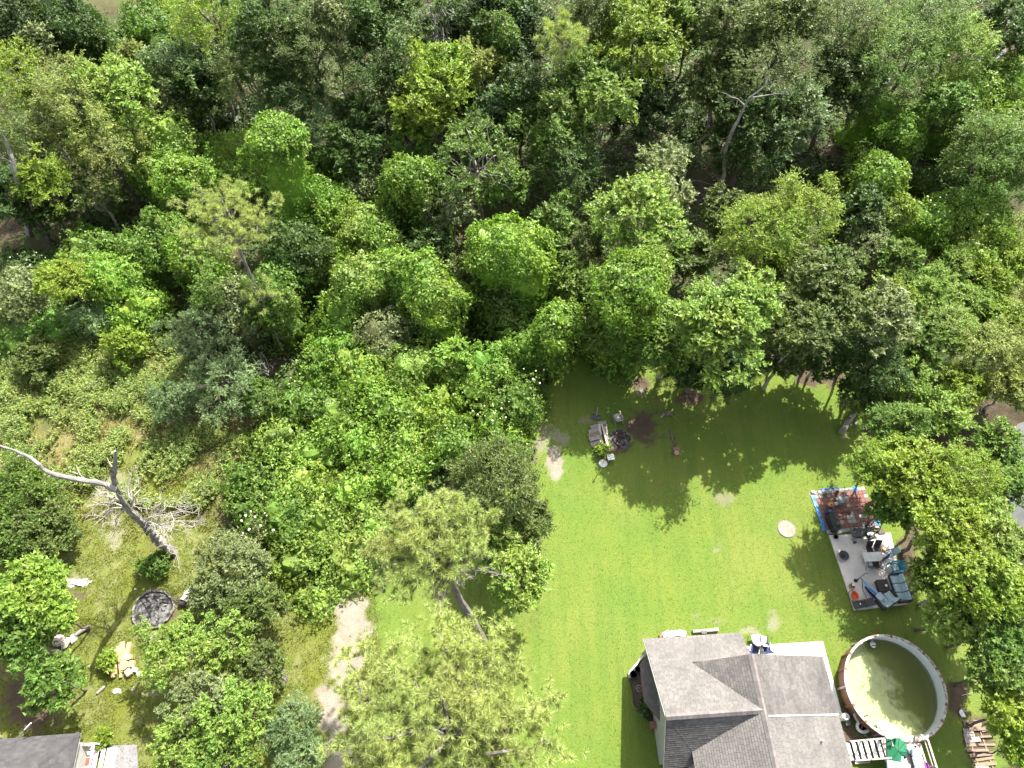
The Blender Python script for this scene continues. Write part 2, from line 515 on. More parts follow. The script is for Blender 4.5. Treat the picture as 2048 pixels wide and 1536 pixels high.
def ground_material():
    k = N('ground_cover')
    g = k.n('ShaderNodeNewGeometry')
    pos = g.outputs['Position']
    def A(nm): return k.n('ShaderNodeAttribute', attribute_name=nm).outputs['Fac']
    fine = k.noise(pos, 9.0, 5, .7).outputs[0]
    blade = k.noise(pos, 26.0, 3, .7).outputs[0]
    mid = k.noise(pos, 1.6, 5, .6).outputs[0]
    big = k.noise(pos, .33, 3, .5).outputs[0]
    litter = k.n('ShaderNodeTexVoronoi', ins={'Vector': pos, 'Scale': 7.0}).outputs['Color']
    woods = k.mix(k.ramp(mid, .42, .62), (.042, .036, .022), (.075, .055, .034))
    woods = k.mix(k.ramp(fine, .5, .7), woods, (.05, .04, .025))
    woods = k.mix(k.math('MULTIPLY', k.ramp(big, .42, .58), .75), woods, (.045, .072, .02))
    lawn = k.mix(k.ramp(big, .36, .66), (0.0827, 0.1447, 0.0225), (0.1261, 0.1633, 0.0267))
    lawn = k.mix(k.math('MULTIPLY', k.ramp(mid, .40, .66), .7), lawn, (0.0992, 0.1613, 0.0225))
    huge = k.noise(pos, .11, 3, .6).outputs[0]
    lawn = k.mix(k.math('MULTIPLY', k.ramp(huge, .44, .60), .75), lawn, (0.1447, 0.1706, 0.0370))
    st = k.n('ShaderNodeMapping', ins={'Vector': pos, 'Scale': (1.5, .12, 1), 'Rotation': (0, 0, .25)})
    lawn = k.mix(k.math('MULTIPLY', k.ramp(k.noise(st.outputs[0], 1.0, 2, .5).outputs[0], .48, .60), .55), lawn, (0.0806, 0.1364, 0.0205))
    lawn = k.mix(k.math('MULTIPLY', k.ramp(fine, .50, .66), .6), lawn, (0.0579, 0.1086, 0.0163))
    lawn = k.mix(k.math('MULTIPLY', k.ramp(blade, .50, .62), .6), lawn, (0.1706, 0.2067, 0.0474))
    yard = k.mix(k.ramp(mid, .40, .58), (0.0924, 0.1155, 0.0172), (.150, .160, .055))
    yard = k.mix(k.ramp(big, .42, .62), yard, (0.1122, 0.1320, 0.0198))
    yard = k.mix(k.math('MULTIPLY', k.ramp(fine, .5, .72), .6), yard, (0.0660, 0.0825, 0.0165))
    yard = k.mix(k.math('MULTIPLY', k.ramp(blade, .55, .7), .4), yard, (0.2376, 0.2178, 0.1122))
    mead = k.mix(k.ramp(mid, .38, .62), (0.1980, 0.1650, 0.0825), (0.1254, 0.1287, 0.0330))
    mead = k.mix(k.math('MULTIPLY', k.ramp(fine, .45, .7), .6), mead, (0.0858, 0.0792, 0.0264))
    field = k.mix(k.ramp(mid, .4, .65), (0.1300, 0.1350, 0.0500), (0.1100, 0.1300, 0.0400))
    pale = k.mix(k.ramp(mid, .35, .65), (.255, .23, .19), (.205, .178, .135))
    pale = k.mix(k.math('MULTIPLY', k.ramp(fine, .52, .7), .5), pale, (0.1100, 0.1050, 0.0500))
    soil = k.mix(k.ramp(mid, .35, .65), (0.1000, 0.0725, 0.0525), (0.0700, 0.0500, 0.0350))
    soil = k.mix(k.math('MULTIPLY', k.ramp(fine, .5, .66), .6), soil, (0.0500, 0.0425, 0.0250))
    c = k.mix(A('field'), woods, field)
    c = k.mix(A('mead'), c, mead)
    c = k.mix(A('weed'), c, k.mix(k.ramp(mid, .35, .65), (.075, .10, .022), (.12, .12, .04)))
    c = k.mix(A('yard'), c, yard)
    c = k.mix(A('lawn'), c, lawn)
    brk = k.math('MULTIPLY_ADD', fine, 1.5, -.75)
    brk2 = k.math('MULTIPLY_ADD', mid, .7, -.35)
    def soft(nm, amp=.85):
        v = k.math('ADD', A(nm), k.math('MULTIPLY', k.math('ADD', brk, brk2), amp))
        return k.math('MULTIPLY', k.ramp(v, .22, .78), k.ramp(A(nm), .02, .16))
    c = k.mix(soft('soil'), c, soil)
    c = k.mix(soft('pale', .95), c, pale)
    c = k.mix(soft('chalk'), c, (.60, .58, .55))
    wet = k.n('ShaderNodeSeparateXYZ', ins={0: pos}).outputs[2]
    mr = k.n('ShaderNodeMapRange', ins={'Value': wet, 'From Min': -.30, 'From Max': -.12, 'To Min': 1.0, 'To Max': 0.0})
    c = k.mix(mr.outputs[0], c, (.085, .06, .04))
    b = k.n('ShaderNodeBsdfPrincipled', ins={'Base Color': c, 'Roughness': .95, 'Specular IOR Level': .15})
    h = k.math('ADD', k.math('MULTIPLY', fine, .6), k.math('MULTIPLY', blade, .4))
    bp = k.n('ShaderNodeBump', ins={'Height': h, 'Strength': .8, 'Distance': .12})
    k.t.links.new(bp.outputs[0], b.inputs['Normal'])
    return k.done(b.outputs[0])

me = mesh_np('ground', np.stack([GX, GY, GZ], -1).reshape(-1, 3), [F], ground_material(), smooth=True)
zl, zy, zm, zf = zones(GX, GY)
_pw = np.maximum(sstep(-1, 1, poly_dist(GX, GY, WEEDS)), sstep(-1, 1, poly_dist(GX, GY, MEADOW2)))
for nm, arr in (('weed', _pw * (1 - zl) * (1 - zy)), ('lawn', zl), ('yard', zy), ('mead', zm), ('field', zf), ('pale', spots(GX, GY, PALE)), ('soil', spots(GX, GY, SOIL)), ('chalk', spots(GX, GY, CHALK))):
    at_ = me.attributes.new(nm, 'FLOAT', 'POINT')
    at_.data.foreach_set('value', np.ascontiguousarray(arr, np.float32).ravel())
ground = link('ground', me)
tag(ground, kind='structure')

def water_material(name, tint, rough=.06):
    k = N(name)
    g = k.n('ShaderNodeNewGeometry')
    nz = k.noise(g.outputs['Position'], 2.2, 4, .6)
    bp = k.n('ShaderNodeBump', ins={'Height': nz.outputs[0], 'Strength': .25, 'Distance': .05})
    col = k.mix(k.ramp(k.noise(g.outputs['Position'], .6, 3).outputs[0], .4, .65), tint, tuple(v * .6 for v in tint))
    b = k.n('ShaderNodeBsdfPrincipled', ins={'Base Color': col, 'Roughness': rough, 'Specular IOR Level': .5, 'Normal': bp.outputs[0]})
    return k.done(b.outputs[0])

POND_WATER = water_material('pond_water_surface', (.075, .08, .075), .10)
def water_sheet(name, poly, z, grow=1.0):
    c = np.mean(poly, 0)
    pts = [(c[0] + (p[0] - c[0]) * grow, c[1] + (p[1] - c[1]) * grow, z) for p in poly]
    o = MB().add(pts, [list(range(len(pts)))]).build(name, POND_WATER)
    return tag(o, kind='structure')
water_sheet('pond_water', POND, -0.32, 1.35)
water_sheet('creek_water', CREEK, -0.30, 1.25)
water_sheet('creek_water', CREEK2, -0.16, 1.3)

# ---------------------------------------------------------------- what nobody could count: grasses, weeds, undergrowth
def scatter(n, x0, x1, y0, y1, rng):
    return rng.uniform(x0, x1, n), rng.uniform(y0, y1, n)

def ground_leaves():
    rng = np.random.default_rng(11)
    X, Y = scatter(250000, -60, 60, 12, 84, rng)
    lawn, yard, mead, field = zones(X, Y)
    P3 = np.stack([X, Y, 0 * X], -1)
    clump = _n1(P3) + .6 * _n2(P3)
    keep = (lawn + yard + mead + field < .25) & (clump + rng.normal(size=len(X)) * .5 > -.55) & (np.abs(X) < 14 + Y * .66)
    for pl in (POND, CREEK, CREEK2):
        keep &= poly_dist(X, Y, pl) < -.2
    for x, y, rp in ((430, 225, 62), (745, 265, 40), (960, 455, 70), (1300, 400, 60), (1390, 380, 40), (195, 435, 30), (70, 490, 50), (1690, 340, 50), (1990, 90, 60)):
        c = at(x, y); keep &= np.hypot(X - c[0], (Y - c[1]) * .8) > rp / pxm(y)
    X, Y, clump = X[keep], Y[keep], clump[keep]
    n = len(X)
    hh = np.clip(.55 + .5 * clump, .05, 1.8)
    Z = ground_z(X, Y) + rng.uniform(0, 1, n) ** .6 * hh
    P = np.stack([X, Y, Z], 1)
    A = rng.normal(size=(n, 3)) * np.array([1, 1, .5])
    Nn = rng.normal(size=(n, 3)) * .5 + np.array([0, 0, 1.0])
    sz = rng.uniform(.6, 1.3, n)
    me = leafy_mesh('undergrowth', leaf_quads(P, A, Nn, (.30 * sz), (.21 * sz)), LEAF)
    o = link('undergrowth', me)
    o.color = (.085, .140, .032, 1)
    tag(o, 'green leafy undergrowth covering the floor of the wood', 'undergrowth', kind='stuff')
    STATS[0] += n

def blades(name, P, h, wd, col, label, cat, seed, lean=.5, m=None, stalk=2):
    rng = np.random.default_rng(seed)
    n = len(P)
    a = rng.uniform(0, 2 * np.pi, n)
    s = np.stack([np.cos(a), np.sin(a), 0 * a], 1) * wd[:, None] * .5
    ln = rng.normal(size=(n, 2)) * lean
    tip = P + np.stack([ln[:, 0] * h, ln[:, 1] * h, h], 1)
    V = np.stack([P - s, P + s, tip], 1).reshape(-1, 3)
    me = mesh_np(name, V, [np.arange(n * 3).reshape(n, 3)], m or WEED)
    o = link(name, me)
    o.color = (*col, 1)
    STATS[0] += n
    return tag(o, label, cat, kind='stuff')

def meadow_grass():
    rng = np.random.default_rng(21)
    X, Y = scatter(260000, -44, 58, 10, 44, rng)
    d1 = np.maximum(poly_dist(X, Y, MEADOW), np.maximum(poly_dist(X, Y, MEADOW2), np.maximum(poly_dist(X, Y, PATCHGAP), poly_dist(X, Y, WEEDS))))
    P3 = np.stack([X, Y, 0 * X], -1)
    cl = _n2(P3) + .8 * _n1(P3)
    keep = (d1 + rng.normal(size=len(X)) * .6 > 0) & (cl + rng.normal(size=len(X)) * .7 > -.5)
    X, Y, cl = X[keep], Y[keep], cl[keep]
    P = np.stack([X, Y, ground_z(X, Y) - .02], 1)
    h = np.clip(.32 + .16 * cl + rng.normal(size=len(X)) * .12, .1, 1.0)
    half = rng.random(len(X)) < .62
    blades('meadow_grass', P[half], h[half], np.full(half.sum(), .07), (.165, .18, .036), 'long olive meadow grass at the left and right', 'grass', 22, .6)
    q = ~half
    blades('dry_grass', P[q], h[q] * 1.1, np.full(q.sum(), .06), (.26, .22, .10), 'dry straw-coloured grass among the meadow', 'grass', 23, .7)

def lawn_grass():
    rng = np.random.default_rng(31)
    X, Y = scatter(80000, -24, 29, 0, 31, rng)
    k = (poly_dist(X, Y, LAWN) > -.1) & (np.abs(X) < 6 + Y * .30 + 17)
    bare = np.maximum(spots(X, Y, PALE), spots(X, Y, SOIL))
    k &= bare + rng.normal(size=len(X)) * .12 < .45
    X, Y = X[k], Y[k]
    P = np.stack([X, Y, np.full(len(X), -.01)], 1)
    blades('lawn_grass', P, rng.uniform(.05, .13, len(X)), rng.uniform(.02, .045, len(X)), (.110, .158, .028), 'short bright green lawn grass', 'grass', 32, .7, GRASS)
    X, Y = scatter(130000, -34, -4, 0, 22, rng)
    k = (poly_dist(X, Y, YARD) > 0)
    bare = np.maximum(spots(X, Y, PALE), spots(X, Y, SOIL))
    P3 = np.stack([X, Y, 0 * X], -1)
    k &= (bare + rng.normal(size=len(X)) * .15 < .4) & (_n2(P3) + rng.normal(size=len(X)) * .6 > -.3)
    X, Y = X[k], Y[k]
    blades('yard_grass', np.stack([X, Y, np.full(len(X), -.01)], 1), rng.uniform(.05, .2, len(X)), rng.uniform(.04, .07, len(X)), (.135, .155, .030), 'patchy yellow-green grass of the left yard', 'grass', 33, .7, GRASS)

def weed_shoots():
    """upright leafy weeds"""
    rng = np.random.default_rng(41)
    X1, Y1 = scatter(30000, -46, -12, 18, 36, rng)
    X2, Y2 = scatter(20000, 24, 62, 26, 48, rng)
    X = np.concatenate([X1, X2]); Y = np.concatenate([Y1, Y2])
    d = np.maximum(poly_dist(X, Y, WEEDS), np.maximum(poly_dist(X, Y, MEADOW2), poly_dist(X, Y, MEADOW) - 2.5))
    P3 = np.stack([X, Y, 0 * X], -1)
    cl = _n1(P3)
    keep = (d > -1.2) & (cl + rng.normal(size=len(X)) * .5 > -.75 + 1.0 * (poly_dist(X, Y, MEADOW) > 0))
    X, Y, cl = X[keep], Y[keep], cl[keep]
    n = len(X); k = 8
    H = np.clip(.75 + .35 * cl + rng.normal(size=n) * .2, .35, 1.7)
    dr = unit(np.stack([rng.normal(size=n) * .22 + .25, rng.normal(size=n) * .22 + .1, np.ones(n)], 1))
    t = (np.arange(k) + 2) / (k + 1)
    P = np.stack([X, Y, ground_z(X, Y)], 1)[:, None, :] + dr[:, None, :] * (H[:, None] * t)[..., None]
    a = np.arange(k) * 2.4 + rng.uniform(0, 6.28, (n, 1))
    A = np.stack([np.cos(a), np.sin(a), np.full_like(a, .45)], -1)
    Nn = np.array([0, 0, 1.0]) + rng.normal(size=A.shape) * .35 - A * .3
    P = P + A * .09
    l = .30 * (1.15 - .5 * t)[None, :] * np.ones((n, 1))
    V = leaf_quads(P.reshape(-1, 3), A.reshape(-1, 3), Nn.reshape(-1, 3), l.ravel(), l.ravel() * .42)
    o = link('weeds', leafy_mesh('weeds', V, WEED))
    o.color = (.165, .215, .048, 1)
    tag(o, 'tall leafy green weeds leaning over the slopes', 'weeds', kind='stuff')
    STATS[0] += n * k
# ---------------------------------------------------------------- foliage builders
def sphere_dirs(n, rng, zmin=-1.0):
    i = np.arange(n) + 0.5
    z = 1 - (1 - zmin) * i / n
    ph = i * 2.399963 + rng.uniform(0, 6.28)
    r = np.sqrt(np.maximum(0, 1 - z * z))
    d = np.stack([r * np.cos(ph), r * np.sin(ph), z], 1)
    return unit(d + rng.normal(size=d.shape) * 0.16)

def crown_clumps(rng, r, rz, n, zmin=-0.35, depth=0.5, lump=0.22, seed=0):
    d = sphere_dirs(n, rng, zmin)
    f = waves(seed, 8, 1.1)
    rad = 1 + lump * f(d)
    rad = rad * (1 - depth * rng.uniform(0, 1, n) ** 1.8)
    return d * rad[:, None] * np.array([r, r, rz]), d

def broadleaf_leaves(rng, C, D, rc, m, k, l, wd, up=0.5, droop=0.12, spread=1.0, flat=0.75):
    """clumps of leafy shoots: C centres, D outward directions"""
    n = len(C)
    rcs = rc * rng.uniform(0.65, 1.3, n)
    s = unit(rng.normal(size=(n, m, 3)) * spread + D[:, None, :] * 0.75 + np.array([0, 0, up]))
    st = C[:, None, :] + unit(rng.normal(size=(n, m, 3)) + D[:, None, :] * .4) * rcs[:, None, None] * rng.uniform(0.05, 0.75, (n, m, 1)) * np.array([1, 1, flat])
    L = rcs[:, None] * rng.uniform(0.45, 0.95, (n, m))
    t = (np.arange(k) + 0.5) / k
    t = np.clip(t[None, None, :] + rng.normal(size=(n, m, k)) * 0.04, 0, 1.05)
    P = st[:, :, None, :] + s[:, :, None, :] * (L[:, :, None] * t)[..., None]
    P[..., 2] -= droop * L[:, :, None] * t * t
    side = unit(np.cross(s, unit(rng.normal(size=s.shape) * 0.5 + np.array([0, 0, 1.0]))))
    sg = np.where(np.arange(k) % 2 == 0, 1.0, -1.0)[None, None, :, None]
    A = s[:, :, None, :] * 0.6 + side[:, :, None, :] * sg * 0.9 + rng.normal(size=P.shape) * 0.25
    Nn = np.array([0, 0, 0.8]) + D[:, None, None, :] * 0.45 + rng.normal(size=P.shape) * 0.42
    P = P + unit(A) * l * 0.4
    sz = rng.uniform(0.7, 1.3, P.shape[:3]).ravel()
    return leaf_quads(P.reshape(-1, 3), A.reshape(-1, 3), Nn.reshape(-1, 3), l * sz, wd * sz)

def trunk_shape(mb, rng, base, top, r0, r1, n=8, wob=0.02):
    P = limb_path(base, top, rng, n, wob)
    t = np.linspace(0, 1, n)
    rad = r0 + (r1 - r0) * t
    rad[0] *= 1.35
    mb.tube(P, rad, 7)
    return P

def leafy_mesh(name, Vq, m, extra=None):
    n = len(Vq) // 3
    faces = [quads_index(n)]
    V = Vq
    if extra is not None:
        V2, F2 = extra
        faces.append(np.asarray(F2, np.int32) + len(V))
        V = np.concatenate([V, V2])
    return mesh_np(name, V, faces, m)

PAL = dict(d=(.054, .098, .019), m=(.098, .166, .026), b=(.142, .232, .032), y=(.168, .240, .026),  # d, o and k carry the back wood's shade in their darker colour
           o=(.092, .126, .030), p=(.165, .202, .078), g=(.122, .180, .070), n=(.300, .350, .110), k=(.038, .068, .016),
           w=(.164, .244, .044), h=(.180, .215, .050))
POOL = {}

VSEED = [100]
STATS = [0]

def setcol(o, c, rng):
    j = 1 + rng.uniform(-0.10, 0.10)
    o.color = (c[0] * j, c[1] * j, c[2] * j, 1)

def tree(x, y, rp, zc, colour, label, cat='tree', name='broadleaf_tree', kind='T', group=None, rzf=0.78, dens=1.0, base=None):
    """a broadleaf tree: crown centre seen at pixel (x, y) and standing zc metres high, rp pixels in radius"""
    VSEED[0] += 1
    rng = np.random.default_rng(VSEED[0])
    if y < 490 and kind != 'S': rp = rp * 1.2; rzf = max(rzf, 1.05)
    r = rp / pxm(y, zc)
    cx, cy = at(x, y, zc)
    rz = min(r * rzf, zc * 0.85)
    big = dict(T=(.26, .15, .50), A=(.26, .14, .5), F=(.14, .06, .6), S=(.17, .095, .42), L=(.34, .2, .55), G=(.17, .08, .5), Y=(.165, .10, .46))[kind]
    l, wd, rc0 = big
    if y > 850 and kind in 'TG': l, wd = l * .76, wd * .76
    if kind == 'L': l, wd = l * .72, wd * .72
    rc = max(rc0, min(r * 0.27, 1.0)) if kind != 'F' else max(.5, r * .25)
    n = int(dens * 5.2 * (r / rc) ** 2 * (0.55 if kind == 'A' else .72 if kind == 'Y' else 1.0))
    n = max(14, min(n, 170))
    reuse = None
    for q in POOL.get(kind, []):
        if y < 490 and q[3] > 0 and .86 < r / q[0] < 1.16 and .84 < rz / q[1] < 1.2 and q[4] == dens:
            reuse = q; q[3] -= 1; break
    C, D = crown_clumps(rng, max(r - rc * .75, r * .5), max(rz - rc * .6, rz * .5), n, -0.75 if kind in 'SF' else -0.4, 0.55, 0.24, VSEED[0])
    top = D[:, 2]
    if kind == 'F':
        D = unit(D * np.array([1, 1, .5]) + np.array([0, 0, .15]))
    cost = rc * rc / (l * wd)
    m = int(np.clip(cost * 1.25, 9, 26)); k = 8
    if kind == 'A': m = max(7, int(m * .6))
    if kind == 'Y': m = int(m * .85)
    if kind == 'F': m, k = 14, 12
    if kind == 'G': m, k = int(m * .9), 9
    up, sp, fl = dict(T=(.45, .8, .75), A=(.5, .9, .8), F=(.0, .7, .35), S=(.8, .8, .8), L=(.2, .9, .7), G=(.35, .75, .75), Y=(.55, .85, .8))[kind]
    if reuse is None:
        V = broadleaf_leaves(rng, C, D, rc, m, k, l, wd, up, 0.3 if kind in 'LG' else .12, sp, fl)
        V[:, 2] = np.maximum(V[:, 2], -zc + 0.02)
        cme = leafy_mesh('crown', V, LEAF)
        POOL.setdefault(kind, []).append([r, rz, cme, 1 if y < 490 else 0, dens])
        STATS[0] += len(V) // 3
    t = thing(name, label, cat, (cx, cy, 0), 0, group)
    mb = MB()
    b = (0, 0, -0.15) if base is None else (base[0] - cx, base[1] - cy, -0.15)
    tr = max(0.05, min(0.30, r * 0.055)) if kind != 'S' else 0.05
    P = trunk_shape(mb, rng, b, (0, 0, zc - rz * 0.15), tr, tr * .4)
    order = rng.permutation(n)[:min(n, 26 if kind in 'AY' else 15)]
    for i in order:
        q = C[i] + np.array([0, 0, zc])
        s = P[-1 - int(rng.integers(0, 4))]
        if np.linalg.norm(q - s) < 0.4: continue
        LP = limb_path(s, q, rng, 5, .06, .05)
        mb.tube(LP, np.linspace(tr * .38, tr * .1, 5), 4, cap=False)
    mb.build('trunk', PALEBARK if kind in 'AY' or rng.random() < .3 else BARK, t)
    if reuse is None:
        cr = link('crown', cme, t, (0, 0, zc))
    else:
        cr = link('crown', reuse[2], t, (0, 0, zc), rng.uniform(1.2, 5.0), (r / reuse[0], r / reuse[0], rz / reuse[1]))
    setcol(cr, PAL[colour], rng)
    return t

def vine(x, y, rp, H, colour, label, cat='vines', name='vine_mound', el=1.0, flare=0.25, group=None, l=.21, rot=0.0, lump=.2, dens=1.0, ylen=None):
    """a mound or column of leafy vines draped over whatever it has swallowed; its upper middle is seen at (x, y)"""
    VSEED[0] += 1
    rng = np.random.default_rng(VSEED[0])
    zc = max(H * 0.62, H - rp / pxm(y, H) * .8)
    r = rp / pxm(y, zc)
    cx, cy = at(x, y, zc)
    area = 2 * math.pi * r * (0.5 * r + H * .75)
    n = int(min(30000, dens * area * 92 * (.21 / l) ** 2))
    f1 = waves(VSEED[0], 9, max(1.3, r * .75))
    f2 = waves(VSEED[0] + 7000, 9, .95)
    f5 = waves(776, 12, 2.6); f3 = waves(777, 12, 1.5); f4 = waves(778, 12, .6); ang = rng.uniform(0, 3.14)
    el = el * rng.uniform(1.0, 1.22)
    ca, sa = math.cos(ang), math.sin(ang)
    def surf(u, ph, shrink=0.0):
        # u 0 at the top, 1 at the ground
        uu = np.clip(u / .62, 0, 1)
        h = np.cos(uu * np.pi / 2)
        up = u < .62
        ra = np.where(up, np.sin(uu * np.pi / 2), 1 + flare * (np.clip(u - .62, 0, 1) / .38) ** 1.5)
        cap = min(H * .8, r * .95)
        z = np.where(up, H - cap + cap * h, (H - cap) * (1 - (u - .62) / .38))
        ex, ey = ra * np.cos(ph) * r * el, ra * np.sin(ph) * r / el
        P = np.stack([ex * ca - ey * sa, ex * sa + ey * ca, z], 1)
        dirv = np.stack([np.cos(ph + ang), np.sin(ph + ang), np.zeros_like(ph)], 1)
        nn = unit(dirv * np.maximum(ra, .02)[:, None] + np.array([0, 0, 1.0]) * np.where(up, h, 0.12)[:, None])
        q = P + np.array([cx, cy, 0])
        disp = lump * r * f1(q) * .75 + .30 * f5(q) + .26 * f3(q) + .13 * f4(q) + .05 * f2(q)
        P = P + nn * (disp - shrink)[:, None]
        P[:, 2] = np.maximum(P[:, 2], 0.01)
        return P, nn
    kl = 7
    ms = n // kl
    u = np.where(rng.random(ms) < .48, np.sqrt(rng.uniform(0, 1, ms)) * .66, rng.uniform(.3, 1, ms))
    ph = rng.uniform(0, 2 * np.pi, ms)
    P, nn = surf(u, ph)
    P = P + nn * (rng.normal(size=ms) * .11 + .03)[:, None]
    gap = waves(779, 12, 1.1)(P + np.array([cx, cy, 0])) + rng.normal(size=ms) * .3 > -1.05
    P, nn = P[gap], nn[gap]; ms = len(P)
    sn_ = unit(nn + rng.normal(size=P.shape) * .42 + np.array([0, 0, .25]))
    rad = rng.uniform(.12, .34, (ms, 1, 1)) * l / .21
    off = rng.normal(size=(ms, kl, 3))
    off = off - (off * sn_[:, None, :]).sum(-1, keepdims=True) * sn_[:, None, :] * .8
    Q = (P[:, None, :] + off * rad * .8 + np.array([0, 0, -.25]) * rad * (off ** 2).sum(-1, keepdims=True) * .3).reshape(-1, 3)
    Nn = (sn_[:, None, :] + rng.normal(size=off.shape) * .33).reshape(-1, 3)
    A = (off + rng.normal(size=off.shape) * .5 + np.array([0, 0, -.3])).reshape(-1, 3)
    sz = rng.uniform(.65, 1.35, len(Q))
    V = leaf_quads(Q, A, Nn, l * sz, l * .78 * sz)
    # shoots that stand off the surface
    ns = int(n * .012) + 6
    us = np.sqrt(rng.uniform(0, 1, ns)) * .8; ps = rng.uniform(0, 6.283, ns)
    S, sn = surf(us, ps)
    dirs = unit(sn + rng.normal(size=S.shape) * .5 + np.array([0, 0, .3]))
    kk = 7
    tt = (np.arange(kk) + 1) / kk
    ln = rng.uniform(.25, .75, ns)
    Q = S[:, None, :] + dirs[:, None, :] * (ln[:, None] * tt)[..., None]
    Q[..., 2] -= .35 * ln[:, None] * tt * tt
    AA = rng.normal(size=Q.shape) + dirs[:, None, :] * .6
    NN = rng.normal(size=Q.shape) * .5 + np.array([0, 0, .9])
    V = np.concatenate([V, leaf_quads(Q.reshape(-1, 3), AA.reshape(-1, 3), NN.reshape(-1, 3), l * .85, l * .6)])
    # the matted inside
    nu, nv = 22, 12
    gu, gp = np.meshgrid(np.linspace(0.001, 1, nv), np.linspace(0, 2 * np.pi, nu, endpoint=False), indexing='ij')
    W, _ = surf(gu.ravel(), gp.ravel(), 0.46 + .05 * r)
    F = []
    for j in range(nv - 1):
        for i in range(nu):
            k2 = (i + 1) % nu
            F.append([j * nu + i, (j + 1) * nu + i, (j + 1) * nu + k2, j * nu + k2])
    t = thing(name, label, cat, (cx, cy, 0), 0, group)
    cr = link('leaf_cover', leafy_mesh('leaf_cover', V, LEAF, (W, F)), t)
    setcol(cr, PAL[colour], rng)
    mb = MB()
    for q in range(5):
        a = rng.uniform(0, 6.28)
        e = np.array([math.cos(a) * r * .9, math.sin(a) * r * .9, H * rng.uniform(.3, .75)])
        mb.tube(limb_path((math.cos(a) * .2, math.sin(a) * .2, -.1), e, rng, 6, .06, .1), np.linspace(.06, .02, 6), 5)
    mb.build('stem', BARK, t)
    STATS[0] += len(V) // 3
    return t

def puffs(rng, C, D, rad, nn, l, wd=.021):
    """tufts of pine needles: C tip positions, D tip directions"""
    n = len(C)
    dirs = unit(rng.normal(size=(n, nn, 3)) * .75 + D[:, None, :] * .75 + np.array([0, 0, .25]))
    st = C[:, None, :] - D[:, None, :] * (rng.uniform(0, 1, (n, nn, 1)) * rad * .45) + dirs * .03
    L = l * rng.uniform(.7, 1.2, (n, nn, 1))
    tip = st + dirs * L
    tip[..., 2] -= .03
    side = unit(np.cross(dirs, rng.normal(size=dirs.shape))) * wd
    V = np.stack([st - side * .6, st + side * .6, tip], 2).reshape(-1, 3)
    return V

PBARK = pmat('grey_pine_bark', (.20, .175, .16), (.11, .095, .085), 5, .95, .8, 22, stretch=(1, 1, .35))
def pine(x, y, rp, zc, colour, label, rzf=.6, base=None, npuff=420, needles=60, l=.32, limbs=22, cuts=0.5, tr=.28, flat=1.0, side=None, topz=None, thin=.62, open_to=None, extra=.4):
    VSEED[0] += 1
    rng = np.random.default_rng(VSEED[0])
    r = rp / pxm(y, zc); rz = r * rzf
    cx, cy = at(x, y, zc)
    b = (cx, cy) if base is None else base
    t = thing('pine_tree', label, 'tree', (b[0], b[1], 0), 0, 'pine trees')
    ox, oy = cx - b[0], cy - b[1]
    mb = MB()
    topz = topz or zc + rz * .5
    P = trunk_shape(mb, rng, (0, 0, -.2), (ox, oy, topz), tr, tr * .3, 12, .0025)
    TIP = []; DIR = []
    d0 = sphere_dirs(limbs, rng, -.35 * flat)
    per = max(3, npuff // limbs)
    for i in range(limbs):
        d = d0[i]
        if side is not None: d = unit(d + np.asarray(side) * rng.uniform(0, .6))
        e = np.array([ox, oy, zc]) + d * np.array([r, r, rz]) * rng.uniform(cuts, 1.0)
        e[2] = max(e[2], .6)
        hh = np.clip((e[2] - rng.uniform(.3, 1.6) - .15 * r * (1 - abs(d[2]))) / topz, .15, .97)
        q = hh * (len(P) - 1); a = int(q)
        s = P[a] + (P[min(a + 1, len(P) - 1)] - P[a]) * (q - a)
        LP = limb_path(s, e, rng, 7, .055, .06)
        Ln = np.linalg.norm(e - s)
        mb.tube(LP, np.linspace(min(.11, .03 + .02 * Ln), .018, 7), 5, cap=False)
        for j in range(per):
            tt = rng.uniform(.42, 1.0) ** .7
            qq = tt * 6; ai = min(int(qq), 5)
            s2 = LP[ai] + (LP[ai + 1] - LP[ai]) * (qq - ai)
            dd = unit(rng.normal(size=3) * .75 + unit(e - s) * .55 + np.array([0, 0, .55]))
            L2 = rng.uniform(.25, .75) * (1.5 - tt) * max(.8, r * .2)
            tip = s2 + dd * L2
            if j % 2 == 0:
                mb.tube(np.array([s2, (s2 + tip) / 2 + rng.normal(size=3) * .04, tip]), [.022, .016, .01], 4, cap=False)
            TIP.append(tip); DIR.append(unit(dd + np.array([0, 0, .3])))
    ex_ = int(len(TIP) * extra)
    de = unit(rng.normal(size=(ex_, 3)) + np.array([0, 0, .45]))
    fe = (1 + .25 * waves(VSEED[0], 8, 1.0)(de)) * (1 - .5 * rng.uniform(0, 1, ex_) ** 1.5)
    TIP = list(TIP) + list(de * fe[:, None] * np.array([r, r, rz]) * .80 + np.array([ox, oy, zc])); DIR = list(DIR) + list(unit(de + np.array([0, 0, .5]) + rng.normal(size=de.shape) * .3))
    TIP = np.array(TIP); DIR = np.array(DIR)
    if open_to is not None:
        loc = (TIP - np.array([ox, oy, zc])) / np.array([r, r, rz])
        keep = loc[:, :2] @ np.asarray(open_to) < .28 + rng.normal(size=len(TIP)) * .10
        TIP, DIR = TIP[keep], DIR[keep]
    mb.build('trunk', PBARK, t)
    V = puffs(rng, np.array(TIP), np.array(DIR), .28, needles, l)
    me = mesh_np('needles', V, [np.arange(len(V)).reshape(-1, 3)], NEEDLE)
    cr = link('crown', me, t)
    setcol(cr, PAL[colour], rng)
    STATS[0] += len(V) // 3
    return t
ground_leaves()
meadow_grass()
lawn_grass()
weed_shoots()
